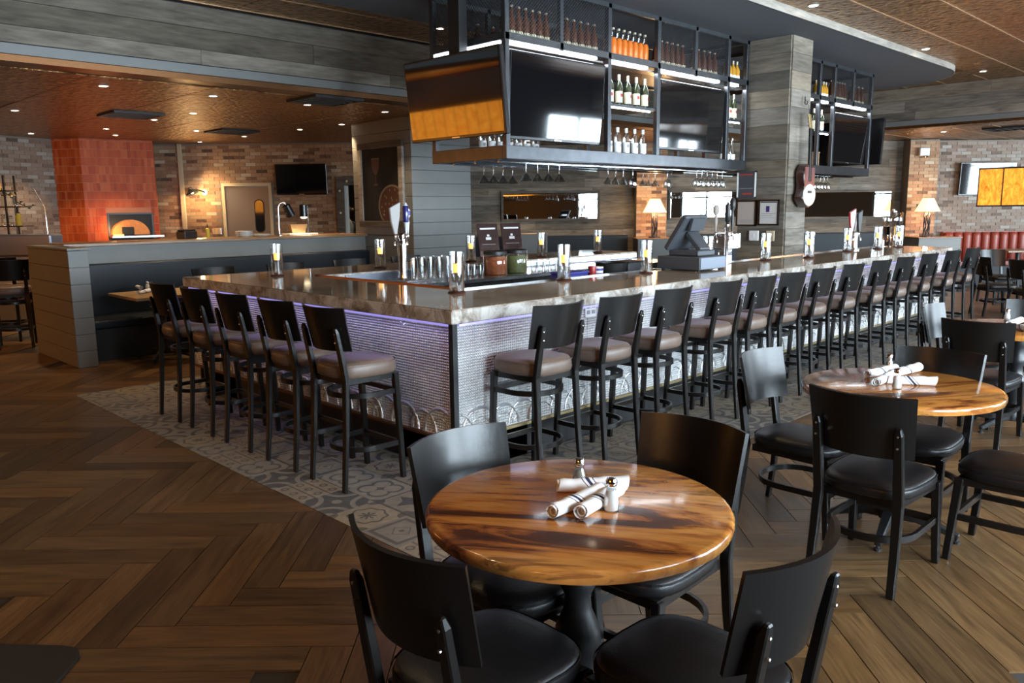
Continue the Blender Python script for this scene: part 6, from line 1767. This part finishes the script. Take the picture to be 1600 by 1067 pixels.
# heat lamps
def heat_lamp(lb, px0, px1, dx, lit, tilt):
    x, y, z = on_cap(px0, 10.66)
    l = thing('heat_lamp', lb, 'heat lamp', (x, y, ZC), 0, 'chrome heat lamps on the pass')
    MB().lathe([(0.06, 0), (0.06, 0.01), (0.02, 0.02)], (0, 0, 0), 16).build('base', MAT['chrome'], l, smooth=40)
    MB().tube([(0, 0, 0.01), (0, 0, 0.40), (dx * 0.25, -0.01, 0.46), (dx * 0.75, -0.02, 0.47), (dx, -0.03, 0.44)], 0.012, 8).build('arm', MAT['chrome'], l, smooth=50)
    A = Matrix.Rotation(math.radians(tilt), 3, 'Y')
    MB().lathe([(0.0, 0.02), (0.03, 0.015), (0.058, 0.0), (0.06, -0.17), (0.055, -0.17), (0.05, -0.01)], (dx, -0.03, 0.43), 18, axis=A).build('shade', MAT['tv_plastic'], l, smooth=40)
    if lit:
        MB().lathe([(0.0, -0.15), (0.045, -0.155), (0.05, -0.175), (0.03, -0.19), (0.0, -0.195)], (dx, -0.03, 0.43), 16).build('bulb', MAT['heat_bulb'], l, smooth=50)
        p = bpy.data.lights.new('heat_light', 'SPOT'); p.energy = 25; p.color = (1.0, 0.72, 0.42); p.spot_size = math.radians(130); p.shadow_soft_size = 0.04
        oo = bpy.data.objects.new('heat_light', p); COL.objects.link(oo); oo.parent = l; oo.location = (dx, -0.03, 0.22)
heat_lamp('chrome heat lamp turned aside on the kitchen pass', 437, 447, 0.11, False, -28)
heat_lamp('lit chrome heat lamp above the white tray on the kitchen pass', 482, 475, -0.08, True, 0)
x, y, z = on_cap(473)
t = thing('serving_tray', 'white serving board under the lit heat lamp', 'tray', (x - 0.02, y + 0.06, ZC))
MB().box(-0.24, 0.24, -0.14, 0.14, 0, 0.02).build('board', MAT['porcelain'], t, bevel=0.008)
t = thing('order_bin', 'pale trapezoid bin behind the white serving board', 'bin', (x + 0.06, y + 0.235, ZC))
MB().loft([[(-0.10, -0.03, 0), (0.10, -0.03, 0), (0.10, 0.03, 0), (-0.10, 0.03, 0)], [(-0.14, -0.04, 0.15), (0.14, -0.04, 0.15), (0.14, 0.04, 0.15), (-0.14, 0.04, 0.15)]]).build('tub', MAT['crate_wood'], t)
# ---- left counter, shelves and clutter by the left brick wall
def atv(p, v):
    r = ray(p); k = v / ((r.x + r.y) * C45); return CAM + r * k
lc = thing('pizza_counter', 'grey prep counter with steel top at the far left', 'counter', (*UV(-8.6, 12.05), 0), -PI / 4)
MB().box(0, 1.6, 0, 0.5, 0, 0.98).build('carcass', MAT['grey_paint'], lc); MB().box(-0.03, 1.63, -0.05, 0.5, 0.981, 1.02).build('worktop', MAT['stainless'], lc, bevel=0.004)
MB().box(0.5, 1.6, 0.15, 0.5, 1.021, 1.34).build('hood', MAT['brushed_door'], lc, bevel=0.02)
MB().tube([(1.45, 0.35, 1.34), (1.45, 0.35, 1.75), (1.38, 0.33, 1.9), (1.33, 0.3, 2.05)], 0.012, 8).build('gooseneck_pipe', MAT['chrome'], lc, smooth=50)
sh = thing('wall_shelf', 'dark metal shelf unit with jars at the far left edge', 'shelf', (*UV(-8.75, 12.7), 0), -PI / 4)
for z in (1.45, 1.75, 2.0):
    MB().box(0, 1.05 - 0.2 * (z > 1.9), 0, 0.3, z, z + 0.02).build('shelf', MAT['black_metal'], sh)
for dx in (0.0, 0.8):
    MB().box(dx, dx + 0.025, 0, 0.025, 0.0, 2.25).build('upright', MAT['black_metal'], sh); MB().box(dx, dx + 0.025, 0.275, 0.30, 0.0, 2.25).build('upright', MAT['black_metal'], sh)
jr = random.Random(8)
jar_m = ['yellow_label', 'white_label', 'red_ink', 'yellow_label', 'crate_wood', 'cream_label', 'glass_body']
jn = 0
for z, n_, sm in ((1.471, 8, 0.9), (1.771, 6, 1.1), (2.021, 4, 0.8)):
    for k in range(n_):
        u_ = -8.66 + k * (0.95 if z < 1.9 else 0.75) / n_
        m_ = jr.choice(jar_m); R_ = jr.uniform(0.034, 0.052); hh = jr.uniform(0.13, 0.22) * sm
        j = on_uv('jar', 'small jar on the %s of the far left shelf unit, %s from the left' % ({1.471: 'lowest board', 1.771: 'middle board', 2.021: 'top board'}[z], ORD[k]), 'jar', u_, 12.82, z, 'jars on the far left shelves')
        MB().lathe([(0.0, 0), (R_, 0), (R_, hh * 0.8), (R_ * 0.7, hh * 0.9), (R_ * 0.7, hh)], seg=12).build('body', MAT[m_], j, smooth=40)
        MB().lathe([(R_ * 0.75, hh), (R_ * 0.75, hh + 0.015), (0.0, hh + 0.016)], seg=12).build('lid', MAT['black_metal'], j, smooth=40)
vn = thing('hanging_vine', 'trailing dark vine hanging along the left brick wall', 'plant', (*UV(-8.4, 13.15), 0), -PI / 4)
pts = [(-0.3 + 0.09 * k, 0.0, 2.10 - 0.03 * k - 0.06 * math.sin(k * 0.9)) for k in range(11)]
MB().tube(pts, 0.008, 5).build('stem', MAT['leaf'], vn)
for k in range(22):
    p = pts[min(10, k // 2)]; a = k * 2.4
    MB().add([(p[0], p[1], p[2]), (p[0] + 0.05 * math.cos(a), p[1] - 0.02, p[2] + 0.03 * math.sin(a)), (p[0] + 0.09 * math.cos(a), p[1] - 0.01, p[2] + 0.05 * math.sin(a)), (p[0] + 0.05 * math.cos(a + 0.5), p[1] - 0.03, p[2] + 0.05 * math.sin(a + 0.5))], [(0, 1, 2, 3)]).build('leaf', MAT['leaf'], vn)
cl_ = thing('clip_lamp', 'small lit brass lamp beside the trailing vine', 'lamp', (*UV(-7.85, 12.75), 0), -PI / 4)
MB().lathe([(0.02, 1.99), (0.055, 1.93), (0.053, 1.93), (0.0, 1.98)], seg=14).build('shade', MAT['gold_trim'], cl_, smooth=40); MB().lathe([(0.0, 1.925), (0.02, 1.935), (0.0, 1.96)], seg=10).build('bulb', MAT['heat_bulb'], cl_, smooth=50)
MB().tube([(0, 0, 1.02), (0.0, 0.05, 1.5), (0, 0.03, 1.99)], 0.008, 6).build('stand', MAT['black_metal'], cl_, smooth=50)
cr = thing('wooden_crate', 'slatted wooden crate on the counter at the left edge', 'crate', (*UV(-8.45, 12.3), 1.021), -PI / 4)
for k in range(3):
    MB().box(-0.15, 0.15, -0.12, -0.105, 0.02 + k * 0.08, 0.085 + k * 0.08).build('slat', MAT['crate_wood'], cr); MB().box(-0.15, 0.15, 0.105, 0.12, 0.02 + k * 0.08, 0.085 + k * 0.08).build('slat', MAT['crate_wood'], cr)
for sx in (-1, 1):
    MB().box(sx * 0.15 - 0.008, sx * 0.15 + 0.008, -0.12, 0.12, 0.0, 0.26).build('end_board', MAT['crate_wood'], cr)

# ================================================================== PERSON IN THE DOORWAY
pr = thing('person', 'person in a grey t-shirt seen side-on through the open doorway', 'person', (*UV(-3.50, 17.05), 0), -PI / 4 + math.radians(75))
def skin_mesh(name, verts, edges, radii, m, parent, root=0, sub=2):
    me = bpy.data.meshes.new(name); me.from_pydata(verts, edges, [])
    o = put(name, me, parent)
    md = o.modifiers.new('skin', 'SKIN'); md.use_smooth_shade = True
    lay = me.skin_vertices[0].data if me.skin_vertices else None
    if lay is None:
        bm = bmesh.new(); bm.from_mesh(me); bm.verts.layers.skin.verify(); bm.to_mesh(me); bm.free(); lay = me.skin_vertices[0].data
    for i, r_ in enumerate(radii):
        lay[i].radius = r_ if isinstance(r_, tuple) else (r_, r_)
        lay[i].use_root = (i == root)
    s_ = o.modifiers.new('sub', 'SUBSURF'); s_.levels = sub; s_.render_levels = sub
    me.materials.append(MAT[m])
    return o
# local: faces +y; pelvis at 0.93
V = [(0, 0, 0.93), (0, 0.0, 1.08), (0, 0.01, 1.22), (0, 0.0, 1.36), (0, 0.0, 1.45), (0, 0.012, 1.52),
     (0.17, 0.0, 1.38), (0.22, -0.01, 1.12), (0.16, 0.22, 1.06), (-0.17, 0.0, 1.38), (-0.22, -0.01, 1.12), (-0.14, 0.22, 1.06),
     (0.09, 0, 0.88), (0.10, 0.01, 0.48), (0.10, -0.02, 0.09), (0.10, 0.12, 0.03), (-0.09, 0, 0.88), (-0.10, 0.01, 0.48), (-0.10, -0.02, 0.09), (-0.10, 0.12, 0.03)]
Ed = [(0, 1), (1, 2), (2, 3), (3, 4), (4, 5), (3, 6), (6, 7), (7, 8), (3, 9), (9, 10), (10, 11), (0, 12), (12, 13), (13, 14), (14, 15), (0, 16), (16, 17), (17, 18), (18, 19)]
Ra = [(0.15, 0.11), (0.13, 0.10), (0.145, 0.105), (0.15, 0.10), 0.055, 0.05, 0.06, 0.042, 0.03, 0.06, 0.042, 0.03, 0.085, 0.06, 0.042, 0.035, 0.085, 0.06, 0.042, 0.035]
skin_mesh('body', V, Ed, Ra, 'skin', pr)
Vt = [(0, 0, 0.95), (0, 0.0, 1.08), (0, 0.01, 1.22), (0, 0.0, 1.36), (0, 0.0, 1.425), (0.175, 0.0, 1.375), (0.21, -0.005, 1.20), (-0.175, 0.0, 1.375), (-0.21, -0.005, 1.20)]
skin_mesh('tshirt', Vt, [(0, 1), (1, 2), (2, 3), (3, 4), (3, 5), (5, 6), (3, 7), (7, 8)], [(0.165, 0.125), (0.15, 0.115), (0.16, 0.12), (0.165, 0.115), 0.07, 0.075, 0.06, 0.075, 0.06], 'tshirt', pr)
Vl = [(0, 0, 0.96), (0.09, 0, 0.88), (0.10, 0.01, 0.48), (0.10, -0.02, 0.10), (-0.09, 0, 0.88), (-0.10, 0.01, 0.48), (-0.10, -0.02, 0.10)]
skin_mesh('trousers', Vl, [(0, 1), (1, 2), (2, 3), (0, 4), (4, 5), (5, 6)], [(0.16, 0.12), 0.095, 0.072, 0.055, 0.095, 0.072, 0.055], 'dark_trousers', pr)
hd = MB()
def ell(mb, c, r, n=16, m=10, mod=None):
    rings = []
    for j in range(1, m):
        t = PI * j / m
        R = []
        for k in range(n):
            p_ = 2 * PI * k / n
            v = Vector((r[0] * math.sin(t) * math.cos(p_), r[1] * math.sin(t) * math.sin(p_), -r[2] * math.cos(t)))
            if mod:
                v = mod(v)
            R.append((c[0] + v.x, c[1] + v.y, c[2] + v.z))
        rings.append(R)
    mb.loft(rings)
def face(v):
    if v.z < -0.02 and v.y > 0:
        v.x *= 0.86
    if abs(v.x) < 0.03 and v.y > 0.06 and -0.035 < v.z < 0.015:
        v.y += 0.018
    return v
ell(hd, (0, 0.03, 1.625), (0.075, 0.095, 0.115), mod=face)
ho = hd.build('head', MAT['skin'], pr, smooth=80)
for sx in (-1, 1):
    e_ = MB(); ell(e_, (sx * 0.076, 0.02, 1.615), (0.012, 0.022, 0.032), 8, 6); e_.build('ear', MAT['skin'], ho, smooth=80)
    e_ = MB(); ell(e_, (sx * 0.03, 0.118, 1.635), (0.011, 0.007, 0.007), 8, 6); e_.build('eye', MAT['hair'], ho, smooth=80)
MB().cbox((0, 0.118, 1.563), 0.045, 0.01, 0.008).build('mouth', MAT['red_ink'], ho)
hr = MB(); ell(hr, (0, 0.005, 1.655), (0.085, 0.10, 0.10)); ell(hr, (0, -0.12, 1.66), (0.035, 0.04, 0.04), 10, 8); hr.build('hair', MAT['hair'], pr, smooth=80)
for sx in (-1, 1):
    hnd = MB(); px_, py_, pz_ = sx * 0.15, 0.25, 1.06
    ell(hnd, (px_, py_ + 0.02, pz_), (0.035, 0.05, 0.018), 10, 8)
    for k in range(4):
        fx = px_ + (k - 1.5) * 0.018; ln_ = (0.065, 0.075, 0.07, 0.055)[k]
        hnd.tube([(fx, py_ + 0.05, pz_), (fx, py_ + 0.05 + ln_ * 0.55, pz_ - 0.008), (fx, py_ + 0.05 + ln_, pz_ - 0.03)], [0.009, 0.0085, 0.006], 6)
    hnd.tube([(px_ - sx * 0.025, py_ + 0.0, pz_), (px_ - sx * 0.05, py_ + 0.03, pz_ - 0.01), (px_ - sx * 0.055, py_ + 0.06, pz_ - 0.02)], [0.011, 0.010, 0.007], 6)
    hnd.build('hand', MAT['skin'], pr, smooth=80)

# ================================================================== CEILING FITTINGS
def downlight():
    r = thing('downlight', 'x', 'ceiling light')
    MB().lathe([(0.054, 0.0), (0.054, -0.006), (0.043, -0.006), (0.038, 0.0)], seg=18).build('trim_ring', MAT['white_plastic'], r, smooth=40)
    MB().lathe([(0.0, -0.003), (0.038, -0.003), (0.038, -0.001), (0.0, -0.001)], seg=18).build('lens', MAT['downlight_glow'], r)
    return r
dl = Proto(downlight())
def spot(x, y, z, e, col=(1.0, 0.70, 0.40), size=95):
    p = bpy.data.lights.new('downlight_beam', 'SPOT'); p.energy = e; p.color = col; p.spot_size = math.radians(size); p.spot_blend = 0.6; p.shadow_soft_size = 0.04
    o = bpy.data.objects.new('downlight_beam', p); COL.objects.link(o); o.location = (x, y, z - 0.02)
LOW = [(3.06, 8.97), (4.22, 8.97), (5.41, 8.97), (6.57, 8.97), (4.73, 10.67), (7.0, 10.66), (2.93, 11.75), (4.64, 11.74), (6.91, 11.72), (4.56, 13.42), (5.75, 12.9), (6.80, 13.38), (3.91, 14.9), (5.04, 14.42), (6.69, 14.9)]
for i, (x, y) in enumerate(LOW):
    dl.place((x, y, ZL), 0, 'small round downlight in the low copper ceiling, %s counted from the header' % ORD[i], 'downlights in the low copper ceiling')
    spot(x, y, ZL, 130 if y > 10 else 60)
MAIN = [(8.1, 3.86), (11.4, 3.90), (13.95, 3.93), (6.0, 7.12), (4.8, 3.86), (1.5, 3.86), (1.6, 0.9), (4.8, 0.9), (8.1, 0.9), (0.2, 5.6), (1.3, 7.2), (0.0, 3.0)]
for i, (x, y) in enumerate(MAIN):
    dl.place((x, y, ZM), 0, 'small round downlight in the high copper ceiling, %s counted from the pillar' % ORD[i], 'downlights in the high copper ceiling')
    spot(x, y, ZM, 25 if i < 4 else (12 if y < 1 else 56), (1.0, 0.72, 0.37))
for i, (x, y) in enumerate(((16.1, 5.1), (15.6, 7.2), (14.3, 8.6), (12.9, 9.7), (11.4, 11.0))):  # row of downlights added to brighten the plank wall
    dl.place((x, y, ZL), 0, 'small round downlight added to brighten the plank wall, %s from the right' % ORD[i], 'added downlights near the plank wall')
    spot(x, y, ZL, 150)
spot(*UV(-3.25, 16.5), ZL - 0.1, 140)  # beam without a fixture, added to light the person in the passage
for i, (x, y, z, lb) in enumerate(((5.31, 8.41, ZL, 'dark air vent in the low ceiling beside the header'), (4.15, 11.25, ZL, 'dark air vent in the low ceiling above the kitchen'), (6.2, 12.6, ZL, 'dark air vent in the low ceiling near the kitchen screen'), (14.2, 2.6, ZM, 'dark air vent in the high ceiling at the right'), (16.2, 4.1, ZL, 'dark air vent in the low ceiling at the right edge'))):
    v = thing('air_vent', lb, 'vent', (x, y, z), 0, 'ceiling vents')
    MB().box(-0.3, 0.3, -0.3, 0.3, -0.012, -0.001).build('backing', MAT['black_paint'], v)
    for k in range(5):
        MB().box(-0.29, 0.29, -0.26 + k * 0.13 - 0.02, -0.26 + k * 0.13 + 0.02, -0.028, -0.014).build('slat', MAT['black_metal'], v)
    for (a, b_, c, d_) in ((-0.32, 0.32, -0.32, -0.29), (-0.32, 0.32, 0.29, 0.32), (-0.32, -0.29, -0.29, 0.29), (0.29, 0.32, -0.29, 0.29)):
        MB().box(a, b_, c, d_, -0.03, -0.001).build('frame_bar', MAT['black_metal'], v)
